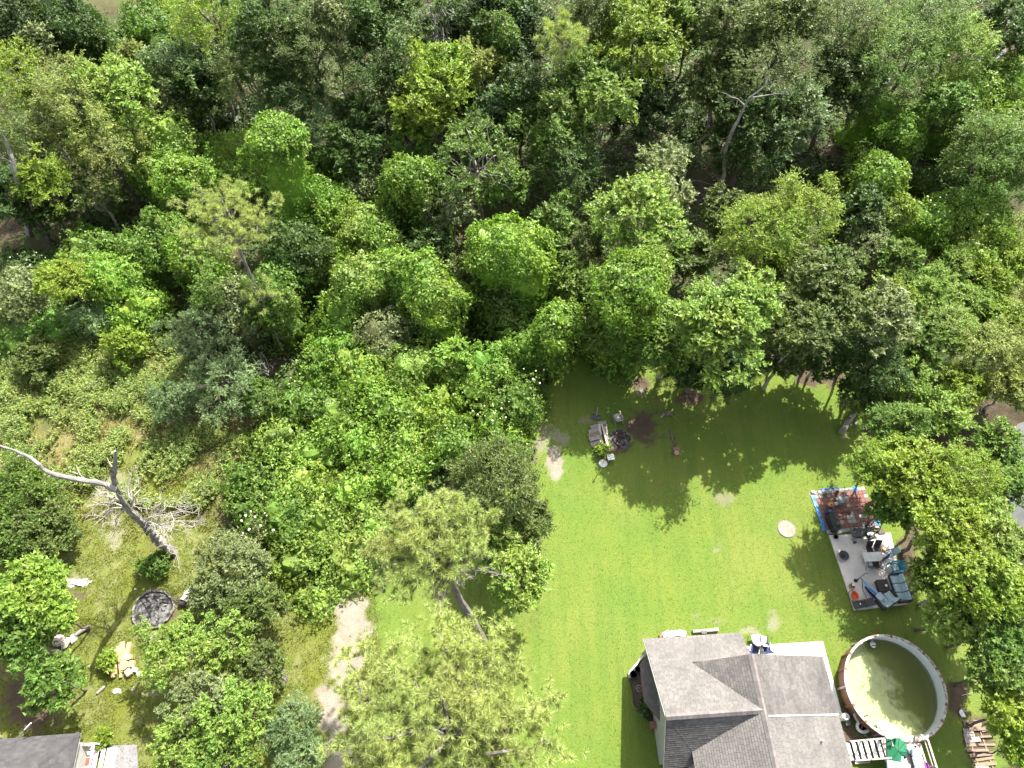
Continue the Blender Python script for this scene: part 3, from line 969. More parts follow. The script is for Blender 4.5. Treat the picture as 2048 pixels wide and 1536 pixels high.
# ---------------------------------------------------------------- materials of built things
SHINGLE = pmat('roof_shingle', (.146, .136, .128), (.100, .094, .089), .55, .95, .5, 60, lo=.3, hi=.7, island=.12)
SHINGLE_GREY = pmat('grey_roof_shingle', (.116, .109, .103), (.080, .075, .071), .6, .95, .5, 60, island=.18)
ROOFDECK = pmat('roof_deck', (.10, .09, .08), None, 4, .95)
CAPMAT = pmat('ridge_cap_shingle', (.150, .134, .128), (.12, .108, .104), 3, .95, .3, island=.14)
WHITEP = pmat('white_paint', (.62, .62, .60), (.50, .50, .48), 3, .6)
FASCIA = pmat('fascia_paint', (.42, .45, .40), (.32, .35, .30), 5, .6)
SIDING = pmat('pale_siding', (.36, .35, .33), (.28, .27, .25), 3, .8)
BRICK = pmat('brick', (.26, .115, .075), (.17, .08, .055), 9, .9, .4)
CONC = pmat('concrete', (.62, .575, .52), (.52, .48, .435), 1.3, .9, .4, 30)
CONC_D = pmat('grey_concrete', (.19, .187, .19), (.15, .147, .15), 2.0, .9, .3, 30)
CONC_W = pmat('bright_concrete', (.62, .61, .59), (.56, .55, .53), 1.2, .9, .3, 30)
MULCH = pmat('dark_mulch', (.055, .040, .030), (.10, .08, .06), 7, 1.0, 1.0, 20)
BLACK = pmat('black_plastic', (.018, .018, .020), (.03, .03, .032), 4, .45)
BLACKM = pmat('black_metal', (.022, .022, .024), (.04, .04, .042), 4, .4, metal=.3)
NAVY = pmat('navy_fabric', (.018, .026, .075), (.03, .04, .095), 6, .8)
TEAL = pmat('turquoise_plastic', (.02, .22, .30), (.015, .18, .26), 3, .4)
ICE = pmat('pale_blue_cushion', (.36, .47, .49), (.29, .39, .42), 5, .9, .3)
WICKER = pmat('dark_wicker', (.03, .026, .024), (.055, .048, .043), 40, .8, .6, 60)
CHAR = pmat('charcoal_plastic', (.06, .062, .068), (.085, .088, .094), 5, .6)
GREYP = pmat('grey_plastic', (.17, .18, .19), (.13, .14, .15), 4, .5)
TARP = pmat('blue_tarp', (.02, .13, .33), (.03, .18, .42), 7, .4, .6, 14)
COPPER = pmat('copper', (.45, .21, .11), (.33, .15, .08), 6, .35, metal=.8)
ORANGE = pmat('orange_plastic', (.55, .10, .02), (.48, .08, .02), 4, .5)
TERRA = pmat('terracotta', (.27, .075, .045), (.20, .06, .04), 6, .9)
BASKET = pmat('woven_straw', (.40, .29, .17), (.28, .19, .10), 30, .9, .5, 50)
GREEN = pmat('green_canvas', (.008, .115, .050), (.006, .09, .04), 3, .85)
LUMBER = pmat('fresh_lumber', (.46, .32, .17), (.38, .25, .125), 3, .85, .2, stretch=(1, 8, 8))
GREYBOARD = pmat('grey_weathered_board', (.30, .265, .25), (.20, .175, .165), 4, .95, .4, stretch=(1, 7, 7))
DECKBOARD = pmat('bleached_deck_board', (.50, .43, .38), (.40, .33, .29), 4, .9, .3)
PLANK = pmat('brown_weathered_plank', (.25, .185, .135), (.16, .115, .085), 3, .95, .4, stretch=(1, 6, 6))
POOLWALL = pmat('brown_pool_wall', (.21, .115, .062), (.12, .065, .036), 5, .7, .3, stretch=(1, 1, 4))
LINER = pmat('pale_pool_liner', (.58, .62, .62), (.52, .56, .57), 2, .5)
RAILM = pmat('pool_top_rail', (.46, .42, .40), (.20, .15, .13), 5, .6, lo=.45, hi=.62)
STEEL = pmat('galvanised_steel', (.42, .43, .44), (.32, .33, .34), 5, .4, metal=.6)
ROCK = pmat('pale_rock', (.38, .33, .28), (.26, .22, .19), 3, .95, .6)
FIRESTONE = pmat('sooty_stone', (.26, .235, .21), (.06, .055, .05), 5, .95, .6, lo=.3, hi=.6)
ASH = pmat('ash_and_char', (.018, .017, .017), (.21, .205, .20), 3.2, 1.0, 1.0, 16, lo=.42, hi=.75)
CHARWOOD = pmat('charred_wood', (.02, .018, .017), (.06, .055, .05), 9, .95, .6)
LOGBARK = pmat('log_bark', (.20, .15, .12), (.12, .09, .07), 5, .95, .7, 22)
LOGEND = pmat('cut_log_end', (.36, .24, .15), (.28, .18, .11), 7, .9)
PETAL = pmat('white_blossom', (.52, .50, .36), (.42, .42, .26), 9, .9)
MESHM = pmat('grey_roof_flashing', (.50, .48, .46), None, 4, .6)

# ---------------------------------------------------------------- shingled roof planes
def clip_poly(sub, poly):
    out = sub
    n = len(poly)
    for i in range(n):
        a = poly[i]; b = poly[(i + 1) % n]
        ex, ey = b[0] - a[0], b[1] - a[1]
        inp = out; out = []
        if not inp: return []
        for j in range(len(inp)):
            p = inp[j]; q = inp[(j + 1) % len(inp)]
            dp = ex * (p[1] - a[1]) - ey * (p[0] - a[0])
            dq = ex * (q[1] - a[1]) - ey * (q[0] - a[0])
            if dp >= 0: out.append(p)
            if (dp >= 0) != (dq >= 0):
                t = dp / (dp - dq)
                out.append((p[0] + (q[0] - p[0]) * t, p[1] + (q[1] - p[1]) * t))
    return out

def shingle_plane(poly3, along, parent, seed, exposure=.16, tab=.30, mat_=None, org=None):
    """deck board under the outline plus overlapping tabs with raised butts; along = direction of the courses"""
    P = np.asarray(poly3, float)
    n = np.cross(P[1] - P[0], P[2] - P[0]); n /= np.linalg.norm(n)
    if n[2] < 0: n = -n
    u = np.asarray(along, float); u = u - n * (u @ n); u /= np.linalg.norm(u)
    w_ = np.cross(n, u)
    if w_[2] < 0: u = -u; w_ = np.cross(n, u)
    o = P[0] if org is None else np.asarray(org, float)
    q = [((p - o) @ u, (p - o) @ w_) for p in P]
    ar = sum(q[i][0] * q[(i + 1) % len(q)][1] - q[(i + 1) % len(q)][0] * q[i][1] for i in range(len(q)))
    if ar < 0: q = q[::-1]
    MB().slab3(P - n * .004, .10).build('roof_deck', ROOFDECK, parent)
    rng = np.random.default_rng(seed)
    us = [a[0] for a in q]; ws = [a[1] for a in q]
    mb = MB()
    r = 0; wv = math.floor(min(ws) / exposure) * exposure if org is not None else min(ws)
    while wv < max(ws):
        x = min(us) - tab * rng.random()
        while x < max(us):
            tw = tab * (1 + .12 * rng.normal())
            rect = [(x, wv), (x + tw - .012, wv), (x + tw - .012, wv + exposure), (x, wv + exposure)]
            c = clip_poly(rect, q)
            if len(c) >= 3:
                lift = .012 + .008 * rng.random()
                V = [o + u * a + w_ * b + n * (.003 + lift * (1 - (b - wv) / exposure)) for a, b in c]
                k = len(V)
                low = [(i, (i + 1) % k) for i in range(k) if abs(c[i][1] - wv) < 1e-6 and abs(c[(i + 1) % k][1] - wv) < 1e-6]
                F = [list(range(k))]
                for i, j in low:
                    V += [V[i] - n * lift, V[j] - n * lift]
                    F.append([j, i, len(V) - 2, len(V) - 1])
                mb.add(V, F)
            x += tw
        wv += exposure; r += 1
    s = mb.build('shingles', mat_ or SHINGLE, parent)
    s['kind'] = 'stuff'
    return s

# ---------------------------------------------------------------- the house
HX, HY = at(1287, 1278, 2.8)
HROT = R(3.6)
house = thing('house', 'grey shingled house with crossing gables at the bottom right', 'house', (HX, HY, 0), HROT)
_hr = rotz(HROT)
def hloc(x, y, z=0):
    p = _hr @ np.array([x, y, z]); return (HX + p[0], HY + p[1], z)
def hinv(wx, wy, z=0):
    p = _hr.T @ np.array([wx - HX, wy - HY, z]); return p

J = (5.72, -4.75, 5.5); NR = (5.74, -1.70, 5.5); VAL = (2.56, -1.74, 3.79); SV = (1.75, -6.52, 3.38)
# walls
w1 = MB()
w1.prism([(.35, -.35), (6.0, -.35), (6.0, -7.0), (.35, -7.0)], 0, 2.62)
w1.add([(.35, -.35, 2.62), (.35, -4.75, 5.2), (.35, -7.0, 2.62), (.45, -.35, 2.62), (.45, -4.75, 5.2), (.45, -7.0, 2.62)], [[0, 1, 2], [5, 4, 3], [0, 3, 4, 1], [1, 4, 5, 2]])
w1.prism([(6.1, -2.1), (10.8, -2.1), (10.8, -11), (2.1, -11), (2.1, -7.1), (6.1, -7.1)], 0, 2.45)
w1.build('wall', SIDING, house)
MB().add([(2.7, -1.82, 3.6), (5.74, -1.82, 5.36), (8.6, -1.82, 3.75), (8.6, -1.82, 2.5), (2.7, -1.82, 2.5)], [[0, 1, 2, 3, 4]]).build('gable_wall', SIDING, house)
# roof planes
roof = link('roof', None, house)
shingle_plane([(0, 0, 2.8), (6.28, 0, 2.8), (6.28, -1.70, 3.767), (.047, -1.70, 3.767)], (1, 0, 0), roof, 1, org=(0, 0, 2.8))
shingle_plane([(.047, -1.70, 3.767), (2.58, -1.70, 3.767), (5.70, -4.74, 5.495), (.13, -4.74, 5.495)], (1, 0, 0), roof, 10, org=(0, 0, 2.8))
shingle_plane([(.15, -4.76, 5.49), (5.70, -4.76, 5.49), (1.77, -6.518, 3.38)], (1, 0, 0), roof, 2, mat_=SHINGLE_GREY, org=(.15, -7.25, 2.504))
shingle_plane([(.15, -4.76, 5.49), (1.77, -6.518, 3.38), (1.77, -7.25, 2.504), (.15, -7.25, 2.504)], (1, 0, 0), roof, 11, mat_=SHINGLE_GREY, org=(.15, -7.25, 2.504))
shingle_plane([NR, VAL, J], (0, 1, 0), roof, 3, mat_=SHINGLE_GREY)
shingle_plane([J, SV, (1.75, -11, 3.38), (5.72, -11, 5.5)], (0, 1, 0), roof, 4)
shingle_plane([(5.76, -1.70, 5.49), (11.2, -1.70, 2.53), (11.2, -5.02, 2.53), (5.76, -5.02, 5.49)], (0, 1, 0), roof, 5, mat_=SHINGLE_GREY)
shingle_plane([(5.76, -5.10, 5.49), (11.2, -5.10, 2.53), (11.2, -11, 2.53), (5.76, -11, 5.49)], (0, 1, 0), roof, 6)
# bay roof and bay wall
shingle_plane([(-.36, -1.45, 2.25), (-.41, -3.62, 2.25), (.34, -3.95, 3.0), (.34, -1.15, 3.0)], (0, 1, 0), roof, 7, mat_=SHINGLE_GREY)
shingle_plane([(-.41, -3.62, 2.25), (.34, -4.72, 2.25), (.34, -3.95, 3.0)], (.75, -1.1, 0), roof, 8, mat_=SHINGLE_GREY)
shingle_plane([(-.36, -1.45, 2.25), (.34, -1.15, 3.0), (.34, -.62, 2.25)], (.7, .83, 0), roof, 9, mat_=SHINGLE_GREY)
MB().prism([(-.06, -1.6), (-.1, -3.4), (.33, -4.2), (.33, -1.0)], 0, 2.2).build('bay_wall', BRICK, house)
MB().prism([(.1, -4.62), (.34, -4.62), (.34, -5.0), (.1, -5.0)], 0, 1.1).build('brick_pier', BRICK, house)
# ridge caps, one overlapping piece after another
def ridge(a, b, parent, wid=.30, drop=.10):
    a = np.asarray(a, float); b = np.asarray(b, float)
    d = b - a; L = np.linalg.norm(d); d /= L
    s = np.cross(d, [0, 0, 1.0]); s /= np.linalg.norm(s)
    nn_ = int(L / .30)
    mb = MB()
    for i in range(nn_):
        p = a + d * (i * L / nn_); q = a + d * ((i + 1.12) * L / nn_)
        z0, z1 = np.array([0, 0, .045]), np.array([0, 0, .03])
        V = [p - s * wid / 2 - [0, 0, drop - .03], p + z0, p + s * wid / 2 - [0, 0, drop - .03], q - s * wid / 2 - [0, 0, drop - .015], q + z1, q + s * wid / 2 - [0, 0, drop - .015]]
        mb.add(V, [[0, 1, 4, 3], [1, 2, 5, 4]])
    o = mb.build('ridge_cap', CAPMAT, parent)
    o['kind'] = 'stuff'
ridge((.12, -4.75, 5.52), (5.70, -4.75, 5.52), roof, .36, .14)
ridge((5.75, -1.70, 5.52), (5.75, -11, 5.52), roof, .34, .10)
MB().bar((5.95, -5.06, 5.425), (11.2, -5.06, 2.565), .07, .05).build('flashing', WHITEP, roof)
MB().bar((5.58, -1.9, 5.44), (5.58, -11, 5.44), .03, .02).build('flashing', CHAR, roof)
# rakes, fascia, vent
MB().bar((-.015, 0, 2.69), (.10, -4.75, 5.38), .03, .14).bar((.10, -4.75, 5.38), (.12, -7.25, 2.40), .03, .14).build('fascia', FASCIA, house)
MB().bar((0, -.03, 2.66), (6.28, -.03, 2.66), .04, .12).build('fascia', FASCIA, house)
MB().bar((11.18, -1.72, 2.38), (11.18, -11, 2.38), .04, .12).bar((5.76, -1.70, 5.36), (11.2, -1.70, 2.40), .03, .10).build('fascia', WHITEP, house)
vx, vy = hinv(*at(1641, 1482, 3.4)[:2])[:2]
vz = 5.5 - .545 * (vx - 5.75)
MB().tube([(vx, vy, vz - .1), (vx, vy, vz + .32)], .05, 10).lathe([(.09, vz), (.055, vz + .10)], 10, (vx, vy, .01)).build('roof_vent', WHITEP, house)

# paving round the house
slab = MB()
slab.prism([hloc(6.9, -2.05)[:2], hloc(6.95, -.42)[:2], hloc(12.5, -.44)[:2], hloc(12.47, -5.3)[:2], hloc(11.0, -5.3)[:2], hloc(11.0, -2.05)[:2]], -.1, .10)
tag(slab.build('concrete_slab', CONC_W), kind='structure')
walk = MB()
walk.prism([at(1317, 1452), at(1337, 1447), at(1352, 1600), at(1333, 1600)], -.1, .05)
tag(walk.build('walkway', CONC_W), kind='structure')
bed = thing('garden_bed', 'dark mulched garden bed with pots beside the house bay', 'garden bed', hloc(-.3, -2.6))
def bl(x, y, z=0):
    p = at(x, y, 0); q = hloc(-.3, -2.6); return (p[0] - q[0], p[1] - q[1], z)
MB().prism([bl(1290, 1308)[:2], bl(1259, 1345)[:2], bl(1264, 1375)[:2], bl(1268, 1408)[:2], bl(1284, 1430)[:2], bl(1316, 1456)[:2], bl(1320, 1440)[:2], bl(1295, 1330)[:2]], -.05, .045).build('mulch', MULCH, bed)
for a, b in (((1290, 1307), (1274, 1327)), ((1274, 1327), (1258, 1345)), ((1257, 1346), (1259, 1357))):
    MB().bar(bl(*a, z=.09), bl(*b, z=.09), .12, .16, bev=.015).build('timber_edge', WHITEP if a[0] > 1258 else DECKBOARD, bed)
pts = [(1258, 1358), (1264, 1376), (1268, 1408), (1283, 1430), (1300, 1444), (1315, 1456)]
MB().tube([bl(*p, z=.16) for p in pts], .018, 6).tube([bl(*p, z=.08) for p in pts], .018, 6).build('wire_border', BLACKM, bed)
for p in pts:
    MB().tube([bl(*p, z=0), bl(*p, z=.26)], .028, 6).build('post', BLACK if p[1] < 1430 else WHITEP, bed)
def potted(name, x, y, r, h, m, label, soil=True):
    t = thing(name, label, 'pot', (*at(x, y), .045), 0, 'black pots in the garden bed')
    MB().lathe([(r * .7, 0), (r, h), (r * 1.08, h), (r * 1.08, h - .03), (r * .92, h - .03), (r * .62, .03)], 16).build('bowl', m, t)
    if soil: MB().lathe([(0.001, h - .05), (r * .9, h - .05)], 14).build('soil', MULCH, t)
    return t
potted('plant_pot', 1274, 1340, .20, .26, BLACK, 'black round pot at the top of the garden bed')
potted('plant_pot', 1266, 1350, .24, .30, BLACK, 'wide black pot at the left corner of the garden bed')
potted('plant_pot', 1305, 1430, .20, .26, BLACK, 'black pot at the lower end of the garden bed')
t = thing('wire_ring', 'pale wire plant ring lying in the garden bed', 'plant ring', (*at(1278, 1377), .05))
MB().tube([(.19 * math.cos(a), .19 * math.sin(a), .02) for a in np.linspace(0, 6.283, 22)], .022, 6).build('hoop', STEEL, t)
MB().tube([(.06 * math.cos(a), .06 * math.sin(a), .02) for a in np.linspace(0, 6.283, 14)], .02, 6).build('inner_hoop', STEEL, t)
tree(1294, 1415, 13, .35, 'd', 'small dark leafy plant in the garden bed', 'plant', 'garden_plant', 'S', dens=1.4)
t = thing('white_crate', 'white wire crate standing on the walkway beside the house', 'crate', (*at(1328, 1480), .05))
cr_ = MB()
for z in (.02, .28, .52):
    for a, b in (((-.22, -.3), (.22, -.3)), ((.22, -.3), (.22, .3)), ((.22, .3), (-.22, .3)), ((-.22, .3), (-.22, -.3))): cr_.bar((*a, z), (*b, z), .03, .03)
cr_.build('frame', WHITEP, t)
MB().box((0, 0, .53), (.40, .56, .02)).build('lid', WHITEP, t)

# north side clutter
t = thing('board_stack', 'row of white boards along the upper eave of the house', 'boards', (*at(1348, 1268), 0), HROT)
for i in range(4):
    MB().box((-.55 + i * .36, .02 - .03 * (i % 2), .12 + .05 * (i % 3)), (.52, .34 + .05 * (i % 2), .05), rz=.35 - .22 * i, bev=.01).build('board', WHITEP, t)
MB().box((-.95, -.1, .1), (.2, .2, .2), bev=.02).build('block', BRICK, t)
t = thing('timber_beam', 'weathered beam lying on the grass along the upper eave of the house', 'beam', (*at(1410, 1262), 0), HROT)
MB().box((0, 0, .11), (1.75, .2, .2), bev=.02).build('beam', GREYBOARD, t)
MB().box((-.15, -.12, .25), (.36, .2, .06), bev=.01).build('offcut', CHAR, t)
MB().box((.72, .02, .24), (.3, .18, .06), bev=.01).build('offcut', WHITEP, t)

# ---------------------------------------------------------------- chairs
def sling_chair(name, label, x, y, rot, fabric, frame, z=0.0, cat='chair', w_=.56, group=None, reclined=.45):
    t = thing(name, label, cat, (*at(x, y, .4), z), rot, group)
    M_ = MB()
    MB().box((0, 0, .43), (w_, .50, .035), bev=.01).build('seat', fabric, t)
    c, s = math.cos(reclined), math.sin(reclined)
    Mr = np.array([[1, 0, 0], [0, c, -s], [0, s, c]])
    MB().box((0, .27 + .28 * s, .45 + .30 * c), (w_, .03, .62), M=np.array([[1, 0, 0], [0, c, s], [0, -s, c]]), bev=.008).build('backrest', fabric, t)
    for sx in (-1, 1):
        q = sx * (w_ / 2 + .02)
        MB().tube([(q, -.26, 0), (q, -.24, .43), (q, .27, .47), (q, .30 + .56 * s, .45 + .64 * c)], .016, 6).build('side_frame', frame, t)
        MB().tube([(q, .34, 0), (q, .05, .45)], .016, 6).build('leg', frame, t)
        MB().box((q, .02, .64), (.05, .46, .025), bev=.008).build('armrest', frame, t)
        MB().tube([(q, -.2, .43), (q, -.19, .63)], .013, 6).build('arm_post', frame, t)
    return t
sling_chair('folding_chair', 'navy folding chair nearest the house beside the white slab', 1508, 1299, R(160), NAVY, STEEL, .0, group='folding chairs by the white slab')
sling_chair('folding_chair', 'navy folding chair at the corner of the white slab', 1530, 1294, R(185), NAVY, STEEL, .1, group='folding chairs by the white slab')
sling_chair('folding_chair', 'white folding chair behind the navy chairs by the slab', 1512, 1277, R(190), WHITEP, STEEL, .0, group='folding chairs by the white slab')
sling_chair('folding_chair', 'pale chair squeezed in right of the white folding chair', 1527, 1280, R(170), WHITEP, BLACKM, .0, w_=.4, group='folding chairs by the white slab')

# ---------------------------------------------------------------- the round pool
PCX, PCY = at(1791, 1373, 1.3)
PR = 3.1
pool = thing('round_pool', 'round above-ground pool with brown walls and murky green water', 'pool', (PCX, PCY, 0))
NP = 18
for i in range(NP):
    a0, a1 = 2 * math.pi * i / NP, 2 * math.pi * (i + 1) / NP
    ang = np.linspace(a0, a1, 5)
    mb = MB()
    V = [(PR * math.cos(a), PR * math.sin(a), z) for z in (0, 1.26) for a in ang] + [((PR - .03) * math.cos(a), (PR - .03) * math.sin(a), z) for z in (0, 1.26) for a in ang]
    F = [[k, k + 1, 5 + k + 1, 5 + k] for k in range(4)] + [[10 + k + 1, 10 + k, 15 + k, 15 + k + 1] for k in range(4)] + [[5 + k, 6 + k, 16 + k, 15 + k] for k in range(4)]
    mb.add(V, F).build('wall_panel', POOLWALL, pool)
    mb = MB()
    am = np.linspace(a0 + .012, a1 - .012, 6)
    V = [(r * math.cos(a), r * math.sin(a), z) for r, z in ((PR - .07, 1.27), (PR - .07, 1.31), (PR + .08, 1.31), (PR + .08, 1.25)) for a in am]
    F = [[q * 6 + k, q * 6 + k + 1, (q + 1) * 6 + k + 1, (q + 1) * 6 + k] for q in range(3) for k in range(5)]
    mb.add(V, F).build('top_rail', RAILM, pool)
    c, s = math.cos(a0), math.sin(a0)
    MB().box(((PR + .04) * c, (PR + .04) * s, .64), (.07, .13, 1.28), rz=a0, bev=.01).box(((PR + .0) * c, (PR + .0) * s, 1.325), (.2, .16, .03), rz=a0, bev=.01).build('post', POOLWALL if i % 3 else RAILM, pool)
ang = np.linspace(0, 2 * np.pi, 73)[:-1]
V = [((PR - .036) * math.cos(a), (PR - .036) * math.sin(a), z) for z in (.01, 1.27) for a in ang]
MB().add(V, [[72 + k, 72 + (k + 1) % 72, (k + 1) % 72, k] for k in range(72)]).build('liner', LINER, pool)

def pool_floor_mat():
    k = N('algae_on_pool_floor')
    tc = k.n('ShaderNodeTexCoord')
    p = tc.outputs['Object']
    sep = k.n('ShaderNodeSeparateXYZ', ins={0: p})
    big = k.noise(p, .55, 5, .6).outputs[0]
    mid = k.noise(p, 2.4, 5, .65).outputs[0]
    fine = k.noise(p, 12, 3, .7).outputs[0]
    c = k.mix(k.ramp(mid, .35, .65), (.58, .61, .31), (.47, .51, .27))
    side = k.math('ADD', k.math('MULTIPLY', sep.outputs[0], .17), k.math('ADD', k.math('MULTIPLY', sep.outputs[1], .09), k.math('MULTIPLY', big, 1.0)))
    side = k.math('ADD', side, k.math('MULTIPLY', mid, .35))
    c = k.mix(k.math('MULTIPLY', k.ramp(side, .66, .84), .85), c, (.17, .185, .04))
    c = k.mix(k.math('MULTIPLY', k.ramp(fine, .5, .75), .12), c, (.26, .29, .12))
    b = k.n('ShaderNodeBsdfDiffuse', ins={'Color': c})
    return k.done(b.outputs[0])
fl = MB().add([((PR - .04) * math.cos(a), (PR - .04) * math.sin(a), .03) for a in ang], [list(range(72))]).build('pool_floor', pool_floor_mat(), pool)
def pool_water_mat():
    k = N('murky_pool_water')
    g = k.n('ShaderNodeNewGeometry')
    nz = k.noise(g.outputs['Position'], 3.0, 3, .5)
    bp = k.n('ShaderNodeBump', ins={'Height': nz.outputs[0], 'Strength': .12, 'Distance': .04})
    tr = k.n('ShaderNodeBsdfTransparent', ins={'Color': (.93, .96, .84, 1)})
    gl = k.n('ShaderNodeBsdfGlossy', ins={'Color': (1, 1, 1, 1), 'Roughness': .03, 'Normal': bp.outputs[0]})
    fr = k.n('ShaderNodeFresnel', ins={'IOR': 1.33, 'Normal': bp.outputs[0]})
    df = k.n('ShaderNodeBsdfDiffuse', ins={'Color': (.16, .19, .12, 1)})
    m0 = k.n('ShaderNodeMixShader', ins={0: .10, 1: tr.outputs[0], 2: df.outputs[0]})
    m1 = k.n('ShaderNodeMixShader', ins={0: fr.outputs[0], 1: m0.outputs[0], 2: gl.outputs[0]})
    return k.done(m1.outputs[0])
MB().add([((PR - .045) * math.cos(a), (PR - .045) * math.sin(a), .30) for a in ang], [list(range(72))]).build('pool_water', pool_water_mat(), pool)

def on(name, label, cat, x, y, z=0.0, rot=0.0, group=None):
    return thing(name, label, cat, (*at(x, y, z), z), rot, group)
t = on('pool_float', 'small white float bobbing at the top of the pool', 'pool float', 1745, 1289, .30)
MB().lathe([(.03, .0), (.22, .02), (.24, .09), (.15, .15), (.02, .16)], 16, sx=.8).build('shell', WHITEP, t)
MB().box((0, .13, .13), (.30, .05, .06)).box((0, -.10, .14), (.28, .05, .05)).build('band', BLACK, t)
# steps in the pool
t = on('pool_steps', 'white plastic steps standing in the pool beside the deck', 'pool steps', 1783, 1466, .9, R(12))
for i in range(4):
    MB().prism([(-.52 + .02 * i, -.50), (.50, -.50), (.56, -.1 + .18 * (3 - i) * .5), (.25, .16 + .2 * (3 - i)), (-.42, .16 + .2 * (3 - i))], -.62 + i * .27, -.50 + i * .27).build('step', WHITEP, t)
    MB().box((-.40, -.3 + .16 * (3 - i), -.49 + i * .27), (.05, .16, .02)).build('grip_slot', BLACK, t)
for sx in (.60, -.62):
    MB().tube([(sx, -.7, -.2), (sx, -.62, .8), (sx, -.2, .95), (sx, .3, .3), (sx, .42, -.7)], .03, 8).build('handrail', WHITEP, t)
# pump, hose and bits beside the pool
t = on('pool_filter', 'round white pool filter beside the brown pool wall', 'pool filter', 1693, 1433, .6)
MB().lathe([(.20, -.6), (.23, -.5), (.23, -.1), (.19, .0), (.02, .03)], 18).build('tank', WHITEP, t)
MB().lathe([(.09, .02), (.09, .06), (.02, .08)], 12).build('cap', CHAR, t)
t = on('pool_pump', 'dark grey pump box below the round white filter', 'pump', 1694, 1446, .2)
MB().box((0, 0, 0), (.30, .34, .4), bev=.03).build('housing', CHAR, t)
MB().tube([(.1, .15, .12), (.5, .5, .1), (.9, .3, .3), (1.1, .4, .8)], .035, 8).build('hose', BLACK, t)
t = on('inflatable_ring', 'pale grey inflatable ring leaning against the pool wall', 'inflatable', 1727, 1452, .35, R(20))
MB().tube([(.42 * math.cos(a), .33 * math.sin(a), .05 * math.sin(a)) for a in np.linspace(0, 6.283, 26)], .10, 10, cap=False).build('tube', LINER, t)
MB().lathe([(.001, -.04), (.34, -.04)], 18, sy=.8).build('seat', NAVY, t)
MB().bar((-.25, -.1, 0), (.1, .18, .02), .07, .04).build('strap', TERRA, t)
t = on('pool_slide', 'small bent white plastic chute left of the inflatable ring', 'chute', 1714, 1437, .5, R(-50))
MB().add([(-.35, -.10, .25), (-.35, .10, .25), (0, .13, .0), (0, -.13, .0), (.35, .10, -.12), (.35, -.10, -.12), (-.35, -.10, .21), (-.35, .10, .21), (0, .13, -.04), (0, -.13, -.04), (.35, .10, -.16), (.35, -.10, -.16)],
         [[0, 3, 2, 1], [3, 5, 4, 2], [6, 7, 8, 9], [9, 8, 10, 11], [0, 1, 7, 6], [4, 5, 11, 10], [0, 6, 9, 3], [3, 9, 11, 5], [1, 2, 8, 7], [2, 4, 10, 8]]).build('chute', WHITEP, t)
t = on('hose_coil', 'tangle of grey hose under the inflatable ring', 'hose', 1735, 1467, .1)
MB().tube([(.3 * math.cos(a) * (1 - a * .02), .24 * math.sin(a), .02 + .012 * a) for a in np.linspace(0, 16, 60)], .025, 6).build('coil', GREYP, t)

# ---------------------------------------------------------------- the deck, its steps and what lies on it
DZ = 1.22
dk = thing('pool_deck', 'bleached wooden pool deck at the bottom edge beside the pool', 'deck', (*at(1800, 1510, DZ), 0), HROT)
dx0, dy0 = at(1800, 1510, DZ)
def dloc(x, y, z=DZ):
    p = _hr.T @ np.array([*(np.array(at(x, y, z)) - np.array([dx0, dy0])), 0]); return (p[0], p[1])
x0, ytop = dloc(1761, 1476); x1, _ = dloc(1832, 1480)
xr, _ = dloc(1846, 1500)
yy = ytop; k = 0
while yy > ytop - 5.0:
    xe = x1 if k < 3 else xr
    MB().box(((x0 + xe) / 2, yy - .065, DZ - .015), (xe - x0, .128, .03), bev=.006).build('deck_board', DECKBOARD, dk)
    yy -= .14; k += 1
MB().box(((x0 + xr) / 2, ytop - 2.5, DZ - .12), (xr - x0 - .1, 4.9, .16)).build('joist_frame', GREYBOARD, dk)
for x in (x0 + .1, xr - .1):
    for y in (ytop - .6, ytop - 2.5, ytop - 4.6):
        MB().box((x, y, DZ / 2 - .12), (.1, .1, DZ - .2)).build('post', GREYBOARD, dk)
def railing(par, pts, z0, h, m):
    for a, b in zip(pts[:-1], pts[1:]):
        MB().bar((*a, z0 + h), (*b, z0 + h), .10, .04).build('handrail', m, par)
        MB().bar((*a, z0 + h * .5), (*b, z0 + h * .5), .04, .08).build('rail', m, par)
    for p in pts:
        MB().box((*p, z0 + h * .5), (.09, .09, h)).build('rail_post', m, par)
railing(dk, [(x1, ytop - .02), (xr + .05, ytop - .3), (xr + .05, ytop - 1.7), (xr + .05, ytop - 4.6)], DZ, .85, DECKBOARD)
railing(dk, [(x0 + .02, ytop - .04), (x0 + .8, ytop - .04)], DZ, .85, DECKBOARD)
# stairs towards the house
st = thing('deck_stairs', 'white deck stairs descending left from the deck to the house', 'stairs', (*at(1732, 1500, .7), 0), HROT)
sx0, sy0 = at(1732, 1500, .7)
for i in range(6):
    MB().box((.72 - i * .30, 0, 1.06 - i * .185), (.24, 1.0, .04), bev=.008).build('tread', WHITEP, st)
for sy in (-.53, .53):
    MB().bar((.86, sy, 1.02), (-1.0, sy, -.05), .05, .22).build('stringer', GREYBOARD, st)
    MB().bar((.86, sy, 1.95), (-.95, sy, .85), .09, .04).build('handrail', DECKBOARD, st)
    for q in (.8, -.1, -.9):
        MB().box((q, sy, .35 + (q + 1) * .58), (.08, .08, 1.1)).build('rail_post', GREYBOARD, st)
t = on('board_bundle', 'bundle of short bleached boards under the deck stairs', 'boards', 1722, 1519, .1, HROT)
for i in range(4):
    MB().box((.05 * i, -.18 + .12 * i, .1), (.95, .09, .05), bev=.006).build('board', DECKBOARD, t)

